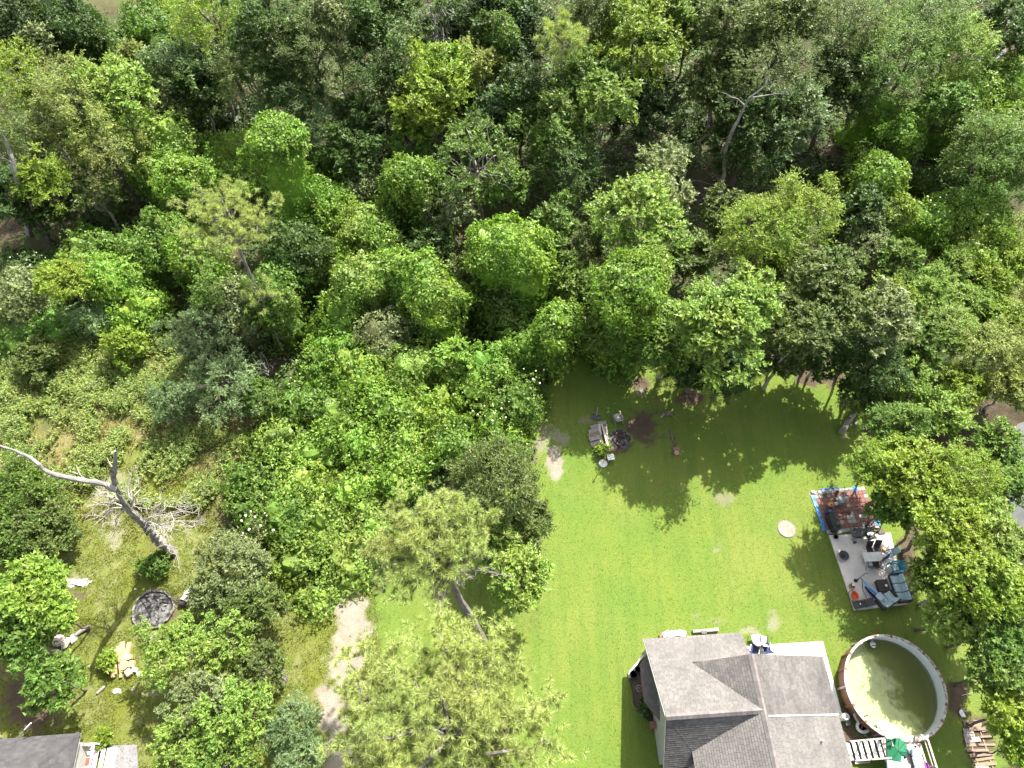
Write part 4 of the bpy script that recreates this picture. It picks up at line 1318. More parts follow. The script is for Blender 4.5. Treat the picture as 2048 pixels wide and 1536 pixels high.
# green umbrella lying closed on the deck
t = on('patio_umbrella', 'green canvas umbrella lying half folded on the deck', 'umbrella', 1790, 1508, DZ, R(10))
ribs = [(1.35 * a, 1.3 * b_, c) for a, b_, c in [(-.72, -.55, .06), (-.10, .75, .10), (.40, .62, .22), (.66, .40, .12), (.50, -.05, .25), (.28, -.25, .12), (-.1, -.42, .3), (-.52, -.72, .08)]]
ap = (0.02, .12, .48)
mb = MB(); V = [ap]; 
for i, p in enumerate(ribs):
    q = ribs[(i + 1) % len(ribs)]
    V.append(p); V.append(((p[0] + q[0]) * .46, (p[1] + q[1]) * .46, (p[2] + q[2]) * .5 + .05))
n_ = len(V) - 1
mb.add(V, [[0, 1 + i, 1 + (i + 1) % n_] for i in range(n_)])
c_ = mb.build('canopy', GREEN, t)
for p in ribs[:6]:
    MB().tube([ap, p], .012, 5).build('rib', BLACKM, t)
MB().tube([(-.9, -1.0, .08), (.1, .4, .36)], .022, 8).build('pole', BLACKM, t)
def lounger(label, x, y, rot, z):
    t = on('deck_lounger', label, 'lounger', x, y, z + .4, rot, 'pale loungers on the deck')
    for i, (yy_, zz, tl) in enumerate(((-.6, -.05, 0), (-.1, -.05, 0), (.38, .06, .5))):
        c, s = math.cos(tl), math.sin(tl)
        MB().box((0, yy_, zz), (.60, .48, .11), M=np.array([[1, 0, 0], [0, c, -s], [0, s, c]]), bev=.03).build('cushion', ICE, t)
    MB().box((0, -.15, -.15), (.66, 1.5, .07)).build('frame', WICKER, t)
    for sx in (-.28, .28):
        for sy in (-.8, .5): MB().box((sx, sy, -.28), (.06, .06, .24)).build('leg', WICKER, t)
lounger('pale blue cushioned lounger on the deck by the rail', 1836, 1519, 0, DZ)
lounger('pale blue lounger at the bottom edge below the green umbrella', 1793, 1534, R(80), DZ)
for i, (x, y, lb) in enumerate(((1822, 1498, 'round pale cushion roll beside the deck rail'), (1806, 1524, 'round pale cushion roll below the green umbrella'))):
    t = on('cushion_roll', lb, 'cushion', x, y, DZ + .22, R(30 + 40 * i), 'cushion rolls on the deck')
    MB().tube([(-.28, 0, 0), (-.24, 0, 0), (.24, 0, 0), (.28, 0, 0)], [.12, .18, .18, .12], 14).build('roll', ICE, t)
    MB().lathe([(.001, .001), (.07, .001)], 10, (.24, 0, .182)).build('button', WHITEP, t)
t = on('lounge_table', 'purple round tray at the bottom edge beside the deck rail', 'tray', 1850, 1534, DZ + .25)
MB().lathe([(.001, 0), (.24, 0), (.27, .05)], 18).build('tray', pmat('purple_plastic', (.20, .03, .22), None, 5, .5), t)
MB().tube([(0, 0, -.47), (0, 0, 0)], .03, 8).build('stand', STEEL, t)

# timber on the right of the pool
t = thing('timber_pile', 'pile of weathered pallet planks at the right of the pool', 'timber', at(1960, 1495), R(3))
ox, oy = at(1960, 1495)
rng = np.random.default_rng(5)
pl = [(1948, 1447, 36, 12, 0), (1938, 1461, 20, 9, 1), (1955, 1458, 34, 6, 0), (1940, 1470, 22, 9, 1), (1946, 1479, 32, 9, 1), (1975, 1474, 30, 4, 0), (1942, 1488, 20, 7, 0), (1955, 1500, 44, 5, 0), (1962, 1509, 50, 6, 0), (1966, 1518, 46, 5, 0), (1970, 1528, 44, 6, 0), (1960, 1536, 30, 8, 1), (1975, 1490, 34, 4, 0), (1978, 1462, 26, 4, 0)]
for i, (x, y, lx, ly, m_) in enumerate(pl):
    s_ = pxm(y)
    p = at(x, y, .1)
    MB().box((p[0] - ox, p[1] - oy, .06 + .05 * (i % 3)), (lx / s_, ly / s_, .04), rz=rng.normal() * .05, bev=.006).build('plank', (PLANK, GREYBOARD)[m_], t)
MB().box((.35, -.2, .02), (.09, 2.6, .06)).box((-.5, .1, .02), (.09, 2.4, .06)).build('bearer', PLANK, t)
t = on('plastic_scrap', 'crumpled white plastic scrap on bare earth right of the pool', 'plastic', 1924, 1428, .05)
MB().blob((0, 0, .03), (.16, .2, .06), 3, .35).build('sheet', LINER, t)
t = on('metal_pole', 'thin pale pole lying on earth right of the pool', 'pole', 1934, 1388, .1)
MB().tube([(-.35, -.08, 0), (.4, .08, .08)], .02, 6).build('pole', STEEL, t)
# ---------------------------------------------------------------- the patio: a concrete slab and a paver pad
P0 = at(1657.6, 1069.9)
PROT = R(3.2)
sl_ = MB().prism([at(1657.2, 1071), at(1780, 1066.5), at(1815, 1209), at(1707.6, 1221.5)], -.1, .09)
tag(sl_.build('patio_slab', CONC), kind='structure')
def Z(zx, zy, z=0):            # a spot on the patio
    return (1600 + zx / 5.297, 950 + zy / 5.297)

pav = thing('paver_patio', 'paver patio of red and grey square tiles edged with blue tarp', 'paver patio', (22.83, 16.30, 0), R(5.5))
PRED = pmat('red_paver', (.20, .088, .072), (.15, .07, .058), 6, .9, .4, 40)
PBRN = pmat('brown_paver', (.165, .085, .066), (.12, .068, .056), 6, .9, .4, 40)
PGRY = pmat('grey_paver', (.28, .27, .25), (.21, .205, .19), 6, .9, .4, 40)
tile_me = [MB().box((0, 0, 0), (.292, .292, .05), bev=.012).mesh('paver', m_) for m_ in (PRED, PBRN, PGRY)]
rng = np.random.default_rng(8)
NX, NY = 13, 11
for j in range(NY):
    for i in range(NX):
        edge = (j in (0, NY - 1)) or i == 0 and j > NY - 3
        g = edge or (rng.random() < .22) or (i in (6, 7) and j in (2, 3, 4) and rng.random() < .7)
        o = link('paver', tile_me[2 if g else int(rng.random() < .4)], pav, (.15 + i * .302, .15 + j * .302, .035 + rng.normal() * .004), rng.normal() * .012)
bd = MB().box((NX * .151, NY * .151, -.02), (NX * .302, NY * .302, .05)).build('sand_bed', MULCH, pav)
def tarp(pts, w_, seed):
    rng = np.random.default_rng(seed)
    P = np.asarray(pts, float); n = 14
    t_ = np.linspace(0, len(P) - 1, n); Q = np.stack([np.interp(t_, range(len(P)), P[:, k]) for k in range(2)], 1)
    d = np.gradient(Q, axis=0); d /= np.linalg.norm(d, axis=1)[:, None]; s = np.stack([-d[:, 1], d[:, 0]], 1)
    V = []
    for k in range(n):
        for q, u_ in enumerate((-.5, -.15, .2, .5)):
            p = Q[k] + s[k] * w_ * (u_ + rng.normal() * .05)
            V.append((p[0], p[1], .05 + .05 * rng.random() * (1 if 0 < q < 3 else .3)))
    F = [[k * 4 + q, k * 4 + q + 1, (k + 1) * 4 + q + 1, (k + 1) * 4 + q] for k in range(n - 1) for q in range(3)]
    MB().add(V, F).build('tarp_edge', TARP, pav)
tarp([(-.13, .25), (-.12, 1.4), (-.15, 3.0)], .26, 1)
tarp([(.6, 3.38), (2.0, 3.40)], .12, 2)
tarp([(3.05, 3.35), (3.3, 3.0)], .3, 3)
tarp([(3.85, .9), (3.9, .2)], .4, 4)
MB().box((-.06, 3.25, .07), (.2, .22, .1), bev=.02).build('corner_block', CONC_W, pav)

def item(name, label, cat, zx, zy, rot=0.0, z=.09, h=0.0, group=None):
    p = Z(zx, zy)
    return thing(name, label, cat, (*at(*p, z + h), z), rot, group)

# covered grill
t = item('covered_grill', 'grill under a long black cover on the paver patio', 'grill', 375, 485, R(10), .06, .8)
MB().box((0, 0, .42), (.54, 1.25, .84), bev=.10).build('cover', BLACK, t)
MB().box((0, .02, .90), (.42, .95, .16), bev=.09).build('lid_cover', BLACK, t)
t = item('tarp_heap', 'heap of navy cloth at the left of the paver patio', 'cloth', 330, 400, 0, .06)
MB().blob((0, 0, .12), (.42, .2, .16), 6, .4).build('cloth', NAVY, t)
t = item('copper_pot', 'round copper fire pot on the paver patio', 'pot', 326, 312, 0, .06, .3)
MB().lathe([(.10, .0), (.22, .12), (.26, .28), (.22, .36), (.10, .42), (.02, .43)], 18).build('pot', COPPER, t)
MB().lathe([(.05, .43), (.04, .48), (.01, .49)], 10).build('knob', BLACKM, t)
t = item('white_jug', 'white plastic jug beside the copper pot', 'jug', 386, 302, 0, .06, .2)
MB().lathe([(.11, 0), (.13, .05), (.13, .22), (.05, .30), (.05, .34), (.01, .35)], 14).build('jug', WHITEP, t)
MB().tube([(.13, 0, .1), (.2, 0, .18), (.07, 0, .28)], .02, 6).build('handle', WHITEP, t)
t = item('grey_cart', 'grey utility cart on the paver patio', 'cart', 437, 258, R(12), .06, .5)
for z in (.18, .56):
    MB().box((0, 0, z), (.42, .62, .05), bev=.015).build('shelf', GREYP, t)
for sx in (-.18, .18):
    for sy in (-.27, .27):
        MB().tube([(sx, sy, .05), (sx, sy, .56)], .018, 6).build('leg', CHAR, t)
        MB().lathe([(.001, -.02), (.05, -.02), (.05, .02), (.001, .02)], 10, (sx, sy, .05)).build('wheel', BLACK, t)
MB().tube([(-.2, -.36, .62), (.2, -.36, .62)], .016, 6).build('handle', CHAR, t)
t = item('shovel', 'black long-handled tool lying across the paver patio', 'tool', 470, 400, R(3), .08)
MB().tube([(-.38, 0, .03), (.3, .02, .03)], .02, 6).build('shaft', BLACKM, t)
MB().box((.42, .02, .04), (.17, .26, .04), bev=.02).build('blade', BLACK, t)
t = item('metal_plant_stand', 'black curled metal plant stand at the top left of the paver patio', 'stand', 282, 205, 0, .06)
for i, (x, y) in enumerate(((-.22, -.04), (.0, .03), (.2, .08))):
    MB().tube([(x + .12 * math.cos(a), y + .12 * math.sin(a), .14 + .08 * math.sin(a * .5)) for a in np.linspace(0, 6.283, 14)], .016, 5).build('ring', BLACKM, t)
    MB().tube([(x, y - .12, 0), (x, y, .25)], .014, 5).build('leg', BLACKM, t)
t = item('terracotta_pot', 'red square pot at the top of the paver patio', 'pot', 388, 190, 0, .06)
MB().lathe([(.11, 0), (.16, .2), (.17, .2), (.14, .18), (.1, .02)], 4).build('pot', TERRA, t)
t = item('terracotta_pot', 'small red round pot beside the grey cart', 'pot', 434, 215, 0, .06, .3)
MB().lathe([(.06, 0), (.09, .14), (.07, .14), (.05, .02)], 12).build('pot', TERRA, t)
t = item('white_bucket', 'white bucket on the seam between pavers and concrete', 'bucket', 417, 600, 0, .06, .2)
MB().lathe([(.11, 0), (.15, .3), (.155, .3), (.13, .27), (.02, .26)], 16).build('bucket', WHITEP, t)
MB().tube([(.15 * math.cos(a), .15 * math.sin(a), .3) for a in np.linspace(0, 3.14, 10)], .008, 5).build('bail', STEEL, t)
# on the concrete
t = item('black_planter', 'small black pot at the top left corner of the concrete patio', 'pot', 370, 663)
MB().lathe([(.11, 0), (.16, .22), (.18, .22), (.15, .2), (.12, .06)], 16).build('pot', CHAR, t)
MB().lathe([(.001, .17), (.14, .17)], 12).build('soil', MULCH, t)
t = item('fire_bowl', 'round metal fire bowl on the left of the concrete patio', 'fire bowl', 461, 856, 0, .09, .2)
MB().lathe([(.05, .10), (.25, .16), (.33, .30), (.36, .30), (.30, .22), (.22, .18), (.02, .15)], 22).build('bowl', CHAR, t)
MB().tube([(.34 * math.cos(a) - .06, .34 * math.sin(a) - .06, .06) for a in np.linspace(0, 6.283, 24)], .018, 6).build('base_ring', STEEL, t)
for r_ in (.3, 1.5, -.4): MB().tube([(-.16 * math.cos(r_), -.16 * math.sin(r_), .22), (.16 * math.cos(r_), .16 * math.sin(r_), .26)], .035, 6).build('charred_log', CHARWOOD, t)
t = item('gas_heater_box', 'small charcoal box on the concrete below the grey recliner', 'box', 576, 717)
MB().box((0, 0, .08), (.24, .16, .16), bev=.03).build('box', CHAR, t)
MB().tube([(-.1, 0, .16), (-.08, 0, .22), (.08, 0, .22), (.1, 0, .16)], .012, 5).build('handle', BLACK, t)
def chair_at(label, zx, zy, rot, fabric, frame, **kw):
    p = Z(zx, zy); return sling_chair('patio_chair', label, p[0], p[1], rot, fabric, frame, .09, group='chairs on the patio', **kw)
t = item('recliner', 'dark grey reclining chair at the top of the concrete patio', 'chair', 615, 618, R(95), .09, .4)
for i, (yy_, zz, tl) in enumerate(((-.42, .36, -.2), (0, .36, 0), (.42, .52, .6))):
    c, s = math.cos(tl), math.sin(tl)
    MB().box((0, yy_, zz), (.56, .46, .06), M=np.array([[1, 0, 0], [0, c, -s], [0, s, c]]), bev=.02).build('pad', CHAR, t)
for sx in (-.32, .32):
    MB().tube([(sx, -.6, .3), (sx, .2, .36), (sx, .66, .74)], .02, 6).build('side_frame', BLACKM, t)
    MB().box((sx, .02, .56), (.06, .5, .03), bev=.01).build('armrest', BLACK, t)
    MB().tube([(sx, -.4, .0), (sx, .2, .5)], .016, 6).tube([(sx, .45, .0), (sx, -.1, .5)], .016, 6).build('leg', BLACKM, t)
chair_at('black folding chair holding a round white cushion at the top of the patio', 745, 655, R(15), BLACK, BLACKM, w_=.62)
t = item('round_cushion', 'round white cushion on the black folding chair', 'cushion', 738, 625, R(15), .56)
MB().lathe([(.02, .0), (.24, .01), (.27, .05), (.24, .10), (.02, .12)], 18, sy=.6).build('cushion', WHITEP, t)
t = item('black_stand', 'black angled metal rack behind the folding chair at the patio edge', 'rack', 755, 580, R(-8))
for i in range(3):
    MB().bar((-.5, -.15 + .15 * i, .05 + .22 * i), (.45, -.12 + .15 * i, .1 + .22 * i), .09, .05).build('shelf', BLACKM, t)
MB().bar((-.5, -.2, 0), (-.1, .35, .8), .06, .06).bar((.45, -.2, 0), (.5, .35, .7), .06, .06).build('upright', BLACK, t)
t = item('firewood', 'few split logs on the concrete at the foot of the tree', 'firewood', 862, 602, R(5))
for i in range(5):
    MB().tube([(-.22 + .1 * i, -.16, .07), (-.24 + .1 * i, .16, .07)], .055, 7).build('log', LOGBARK, t)
# white folding table and its chairs
t = item('folding_table', 'white folding table on the concrete patio', 'table', 772, 866, R(3), .09, .72)
MB().box((0, 0, .72), (1.32, .66, .045), bev=.02).build('tabletop', WHITEP, t)
for sx in (-.52, .52):
    MB().tube([(sx, -.28, 0), (sx, -.28, .70)], .018, 6).build('leg', STEEL, t)
    MB().tube([(sx, .28, 0), (sx, .28, .70)], .018, 6).build('leg', STEEL, t)
    MB().tube([(sx, -.28, .2), (sx, .28, .2)], .014, 6).build('brace', STEEL, t)
MB().tube([(-.52, 0, .1), (.52, 0, .66)], .012, 6).build('brace', STEEL, t)
chair_at('black chair behind the left of the white folding table', 735, 806, R(5), BLACK, BLACKM, w_=.42)
chair_at('black chair behind the right of the white folding table', 812, 796, R(-4), BLACK, BLACKM, w_=.42)
chair_at('folding chair with a pale towel in front of the white table', 735, 945, R(180), GREYP, BLACKM, w_=.42)
chair_at('black chair in front of the right of the white table', 795, 938, R(172), BLACK, BLACKM, w_=.42)
t = item('pale_towel', 'pale towel over the seat of the folding chair', 'towel', 738, 940, R(4), .54)
MB().box((0, 0, .02), (.36, .32, .03), bev=.015).build('towel', LINER, t)
chair_at('pale blue chair at the right end of the white folding table', 938, 838, R(-72), ICE, BLACKM, w_=.44)
t = item('navy_towel', 'navy towel rolled across the right end of the white table', 'towel', 905, 885, R(32), .82)
MB().tube([(-.42, 0, .05), (-.1, .03, .07), (.2, 0, .06), (.42, .05, .05)], [.05, .08, .09, .06], 9).build('towel', NAVY, t)
t = item('straw_hat', 'pale straw hat on the corner of the white table', 'hat', 890, 795, 0, .5)
MB().lathe([(.24, .0), (.24, .015), (.12, .03), (.11, .12), (.02, .14)], 18).build('hat', BASKET, t)
# turquoise adirondack chair
t = item('adirondack_chair', 'turquoise plastic garden chair at the right edge of the patio', 'chair', 1018, 975, R(-82), .09, .4)
for i in range(5):
    MB().box((-.22 + .11 * i, -.05, .36 - .0), (.10, .55, .025), bev=.01).build('seat_slat', TEAL, t)
for i in range(5):
    a = (-.22 + .11 * i)
    MB().bar((a * .8, .22, .34), (a * 1.25, .52, .98 - .5 * a * a * 4), .10, .022, bev=.008).build('back_slat', TEAL, t)
for sx in (-.36, .36):
    MB().bar((sx, -.42, .56), (sx, .35, .56), .12, .025, bev=.01).build('armrest', TEAL, t)
    MB().bar((sx * .92, -.36, 0), (sx * .92, -.36, .56), .09, .03).bar((sx * .86, -.38, .36), (sx * .86, .55, .06), .03, .10).build('leg', TEAL, t)
MB().box((0, -.05, .40), (.46, .42, .05), bev=.02).build('seat_pad', ICE, t)
# coffee table and sofa
t = item('coffee_table', 'square dark wicker coffee table before the pale blue sofa', 'table', 880, 1168, R(5), .09, .4)
MB().box((0, 0, .40), (.78, .80, .05), bev=.012).build('tabletop', WICKER, t)
MB().box((0, 0, .20), (.68, .70, .36)).build('body', WICKER, t)
for sx in (-.32, .32):
    for sy in (-.33, .33): MB().box((sx, sy, .03), (.07, .07, .06)).build('foot', BLACK, t)
t = item('ball', 'white and black ball on the coffee table', 'ball', 905, 1175, 0, .53)
bb = MB().lathe([(.10 * math.sin(a), .10 - .10 * math.cos(a)) for a in np.linspace(0.01, 3.13, 9)], 14).build('ball', WHITEP, t, smooth=True)
MB().tube([(.102 * math.cos(a), .102 * math.sin(a), .1) for a in np.linspace(0, 6.283, 18)], .012, 5).build('seam', BLACK, t)
def sofa(label, zx, zy, rot, n, cover=ICE):
    t = item('outdoor_sofa', label, 'sofa', zx, zy, rot, .09, .4, 'pale blue patio sofas')
    L = n * .60
    MB().box((0, 0, .16), (L + .16, .80, .24), bev=.02).build('base', WICKER, t)
    MB().box((0, .38, .46), (L + .16, .12, .46), bev=.02).build('back_frame', WICKER, t)
    for sx in (-1, 1): MB().box((sx * (L / 2 + .06), -.02, .38), (.10, .76, .34), bev=.02).build('armrest', WICKER, t)
    for i in range(n):
        x = -L / 2 + .3 + i * .6
        MB().box((x, -.10, .36), (.57, .62, .15), bev=.05).build('seat_cushion', cover, t)
        MB().box((x, .24, .58), (.56, .16, .42), M=np.array([[1, 0, 0], [0, .94, .34], [0, -.34, .94]]), bev=.05).build('back_cushion', cover, t)
    return t
sofa('long pale blue cushioned sofa along the right of the patio', 1062, 1195, R(-86), 3)
sofa('pale blue cushioned armchair pair at the bottom of the patio', 930, 1322, R(-150), 2)
t = item('loose_cushion', 'loose pale blue cushion slipping off the armchair pair', 'cushion', 850, 1290, R(35), .55, 0, 'loose cushions on the patio')
MB().box((0, 0, .03), (.55, .50, .12), M=np.array([[.96, 0, .28], [0, 1, 0], [-.28, 0, .96]]), bev=.05).build('cushion', ICE, t)
t = item('loose_cushion', 'flat pale cushion on the concrete below the armchair pair', 'cushion', 995, 1350, R(8), .12, 0, 'loose cushions on the patio')
MB().box((0, 0, .05), (.55, .25, .10), bev=.04).build('cushion', ICE, t)
# the fallen hammock frame
t = item('hammock', 'blue folded hammock on a leaning black frame', 'hammock', 740, 1235, R(-51), .09)
n = 12; V = []
for k in range(n + 1):
    u_ = k / n; x = -.92 + 1.84 * u_; ww = .04 + .14 * math.sin(math.pi * u_)
    V += [(x, -ww, .45), (x, 0, .45 - .14 * math.sin(math.pi * u_)), (x, ww * .8, .52)]
MB().add(V, [[k * 3 + q, k * 3 + q + 1, k * 3 + q + 4, k * 3 + q + 3] for k in range(n) for q in range(2)]).build('sling', pmat('pale_blue_canvas', (.22, .34, .50), (.30, .42, .55), 4, .8), t)
V2 = [(v[0] * .72 + .18, v[1] - .17, v[2] - .12) for v in V]
MB().add(V2, [[k * 3 + q, k * 3 + q + 1, k * 3 + q + 4, k * 3 + q + 3] for k in range(n) for q in range(2)]).build('pillow_sleeve', NAVY, t)
MB().tube([(-1.05, 0, .0), (-1.0, 0, .6), (-.4, -.42, .25), (.3, -.62, .05), (1.0, -.1, .06), (1.02, 0, .5)], .025, 7).build('stand', BLACKM, t)
MB().tube([(-1.0, 0, .6), (-.92, 0, .45)], .012, 5).tube([(1.02, 0, .5), (.92, 0, .45)], .012, 5).build('hook', STEEL, t)
t = item('bent_pole', 'bent black pole standing at the upper end of the hammock', 'pole', 590, 1120, 0, .09)
MB().tube([(0, 0, 0), (.02, .06, .9), (.05, .1, 1.5), (.12, .1, 1.62), (.2, .05, 1.55)], .022, 7).build('pole', BLACKM, t)
MB().lathe([(.001, .02), (.14, .02), (.14, 0)], 12).build('foot', BLACKM, t)
t = item('straw_basket', 'woven straw basket at the left of the patio above the orange tub', 'basket', 553, 1175, 0, .09, .2)
MB().lathe([(.15, 0), (.20, .12), (.18, .28), (.16, .28), (.17, .12), (.02, .04)], 16).build('basket', BASKET, t)
MB().box((.1, .06, .28), (.26, .16, .03), M=None, bev=.01).build('lid', WHITEP, t)
t = item('orange_tub', 'orange plastic tub in a black hoop at the left of the patio', 'tub', 578, 1280, R(10), .09, .2)
MB().lathe([(.16, .05), (.22, .30), (.24, .32), (.20, .30), (.13, .10), (.01, .09)], 18, sy=1.35).build('tub', ORANGE, t)
MB().tube([(.30 * math.cos(a) - .05, .38 * math.sin(a), .16 + .06 * math.cos(a)) for a in np.linspace(0, 6.283, 24)], .018, 6).build('hoop', BLACKM, t)
for a in (.7, 2.4, 4.0, 5.5): MB().tube([(.3 * math.cos(a) - .05, .38 * math.sin(a), .18), (.34 * math.cos(a) - .05, .42 * math.sin(a), 0)], .014, 5).build('leg', BLACKM, t)
t = item('sun_lounger', 'black folding lounger at the bottom left of the patio', 'lounger', 680, 1362, R(-80), .09, .3)
for i, (yy_, zz, tl) in enumerate(((-.55, .30, 0), (-.05, .30, 0), (.42, .42, .5))):
    c, s = math.cos(tl), math.sin(tl)
    MB().box((0, yy_, zz), (.50, .48, .03), M=np.array([[1, 0, 0], [0, c, -s], [0, s, c]]), bev=.01).build('sling_panel', BLACK, t)
for sx in (-.28, .28):
    MB().tube([(sx, -.8, .3), (sx, .2, .3), (sx, .65, .56)], .018, 6).build('side_frame', GREYP, t)
    MB().tube([(sx, -.6, 0), (sx, -.5, .3)], .016, 5).tube([(sx, .3, 0), (sx, .2, .3)], .016, 5).build('leg', GREYP, t)
t = item('clutter_bag', 'black and white bag at the foot of the black lounger', 'bag', 612, 1372, R(20), .09, .1)
MB().blob((0, 0, .14), (.2, .24, .18), 9, .3).build('bag', BLACK, t)
MB().box((.05, -.02, .3), (.16, .12, .04), bev=.01).build('paper', WHITEP, t)

# ---------------------------------------------------------------- the fire spot on the lawn
t = on('fire_pit', 'blackened fire pit ringed with broken bricks on the lawn', 'fire pit', 1240, 878)
rng = np.random.default_rng(12)
for i in range(15):
    a = 2 * math.pi * i / 15
    MB().box((.52 * math.cos(a), .50 * math.sin(a), .06 + .02 * rng.random()), (.2, .10, .12), rz=a + 1.57 + rng.normal() * .2, bev=.015).build('brick', CHARWOOD if rng.random() < .7 else BRICK, t)
MB().lathe([(.001, .02), (.42, .02), (.55, .012), (.85, .008)], 20).build('ash', ASH, t)
for i in range(7):
    a = rng.uniform(0, 6.28); b = a + rng.uniform(2, 4)
    MB().tube([(.3 * math.cos(a), .3 * math.sin(a), .06), (.34 * math.cos(b), .34 * math.sin(b), .16)], .04, 6).build('charred_log', CHARWOOD, t)
def board_heap(name, label, x, y, specs, rot=0, cat='boards'):
    t = on(name, label, cat, x, y, 0, rot)
    o_ = at(x, y)
    for i, (xa, ya, xb, yb, w_, m_) in enumerate(specs):
        a = at(xa, ya); b = at(xb, yb)
        z = .08 + .05 * (i % 4)
        MB().bar((a[0] - o_[0], a[1] - o_[1], z), (b[0] - o_[0], b[1] - o_[1], z + .04), w_, .04, bev=.006).build('board', m_, t)
    return t
board_heap('board_heap', 'heap of long grey and white boards left of the fire pit', 1202, 868, [
    (1181, 856, 1196, 852, .30, GREYBOARD), (1177, 866, 1198, 860, .34, GREYBOARD), (1176, 874, 1199, 868, .36, PLANK), (1178, 882, 1200, 876, .36, GREYBOARD), (1181, 890, 1200, 884, .34, GREYBOARD), (1184, 896, 1199, 890, .2, PLANK),
    (1198, 850, 1202, 892, .20, DECKBOARD), (1203, 850, 1216, 898, .14, DECKBOARD), (1208, 852, 1216, 880, .12, GREYBOARD), (1212, 850, 1214, 872, .10, DECKBOARD), (1206, 866, 1220, 905, .13, GREYBOARD), (1201, 872, 1208, 906, .10, PLANK), (1196, 848, 1212, 846, .30, GREYBOARD)])
tree(1205, 898, 9, .5, 'y', 'little yellow-green weed growing through the board heap', 'plant', 'weed_plant', 'S', dens=1.5)
t = on('side_table', 'small square white table right of the pole on the lawn', 'table', 1221.5, 914, .5, R(8))
t.location.z = 0
MB().box((0, 0, .50), (.52, .48, .05), bev=.01).build('tabletop', WHITEP, t)
for sx in (-.2, .2):
    for sy in (-.18, .18): MB().box((sx, sy, .24), (.05, .05, .48)).build('leg', GREYBOARD, t)
for k_, (sx, sy) in enumerate(((-.1, .05), (.08, -.06), (.12, .1), (-.05, -.12))):
    MB().lathe([(.035, .526), (.001, .53)], 8, (sx, sy, 0)).build('spot_mark', CHAR, t)
t = on('torch_stand', 'tall thin pole on a round white base casting a long shadow', 'pole', 1206, 927)
MB().lathe([(.33, 0), (.34, .05), (.30, .09), (.06, .12), (.05, .14), (.001, .14)], 20).build('base', WHITEP, t)
MB().tube([(0, 0, .1), (.03, .02, 1.0), (.04, .03, 2.0)], .035, 8).build('pole', LUMBER, t)
MB().lathe([(.05, 2.0), (.08, 2.1), (.05, 2.22), (.001, 2.24)], 10, (.04, .03, 0)).build('burner', BLACKM, t)
t = on('wooden_chair', 'low weathered wooden chair on the lawn above the fire pit', 'chair', 1233, 838, 0, R(200))
for i in range(4): MB().box((-.21 + .14 * i, 0, .30), (.12, .55, .03), bev=.006).build('seat_slat', DECKBOARD, t)
for i in range(4): MB().bar((-.21 + .14 * i, .26, .28), (-.21 + .14 * i, .62, .85), .12, .025).build('back_slat', DECKBOARD if i % 3 else GREYBOARD, t)
for sx in (-.34, .34):
    MB().box((sx, .0, .52), (.14, .7, .03), bev=.006).build('armrest', GREYBOARD if sx < 0 else CHAR, t)
    MB().box((sx * .95, -.28, .26), (.08, .05, .52)).bar((sx * .9, -.25, .3), (sx * .9, .6, .05), .04, .10).build('leg', GREYBOARD, t)
t = on('broken_rake', 'broken pole and dark cloth lying left of the wooden chair', 'pole', 1194, 828)
MB().tube([(-.1, -.4, .05), (.0, .1, .1), (.08, .55, .16)], .05, 6).build('shaft', GREYBOARD, t)
MB().tube([(-.45, .1, .12), (.3, -.12, .12)], .03, 6).build('crosspiece', PLANK, t)
MB().blob((-.1, -.35, .08), (.34, .22, .14), 4, .4).build('cloth', CHAR, t)
t = on('log_seat', 'short log seat with a grey plank at the top right of the bare circle', 'log', 1334, 829)
MB().tube([(-.1, -.14, .16), (.1, .14, .18)], .22, 12).build('log', LOGBARK, t)
MB().tube([(.12, .05, .2), (.5, -.25, .12), (.72, -.42, .04)], [.06, .045, .02], 6).build('branch', PLANK, t)
MB().bar((-.52, -.3, .06), (-.2, .08, .12), .16, .05).build('plank', GREYBOARD, t)
t = on('fallen_branch', 'long thin fallen branch right of the bare circle', 'branch', 1346, 876)
MB().tube([(-.25, 1.2, .05), (-.16, .5, .08), (-.05, -.1, .05), (.1, -.6, .08), (.15, -.95, .05)], [.02, .04, .05, .05, .03], 7).build('branch', LOGBARK, t)
for a, b in (((-.18, .55, .07), (-.4, .3, .12)), ((-.05, -.1, .06), (-.3, -.4, .1)), ((.1, -.5, .08), (.3, .1, .2))): MB().tube([a, b], .02, 5).build('twig', PLANK, t)
t = on('tree_stump', 'round cut stump at the lower end of the fallen branch', 'stump', 1352, 908)
MB().lathe([(.26, 0), (.22, .12), (.21, .26)], 14).build('bark', LOGBARK, t)
MB().lathe([(.205, .262), (.001, .266)], 14).build('cut_face', LOGEND, t)
MB().blob((.1, .42, .05), (.32, .26, .1), 14, .35).build('soil_clump', PLANK, t)
t = on('fallen_log', 'long pale fallen log at the right edge of the lawn', 'log', 1693, 848)
a = at(1680, 868); b = at(1708, 827); c = at(1693, 848)
LP = [(a[0] - c[0], a[1] - c[1], .24), (0, 0, .24), (b[0] - c[0], b[1] - c[1], .22)]
MB().tube(LP, [.24, .23, .19], 12).build('log', GREYWOOD, t)
MB().tube([LP[0], (LP[0][0] - .02, LP[0][1] - .03, .24)], .20, 12).build('cut_end', LOGEND, t)
MB().box((.75, -.02, .08), (.35, .25, .12), rz=.4, bev=.03).build('stone', ROCK, t)
t = on('concrete_lid', 'round pale concrete tank lid flush in the lawn', 'lid', 1573, 1058)
MB().lathe([(.66, -.05), (.66, .035), (.62, .05), (.001, .055)], 32).build('lid', pmat('weathered_concrete', (.24, .215, .175), (.19, .17, .13), 4, .95, .4), t)
MB().tube([(.62 * math.cos(a), .62 * math.sin(a), .05) for a in np.linspace(0, 6.283, 34)], .02, 5, cap=False).build('rim', CONC_D, t)
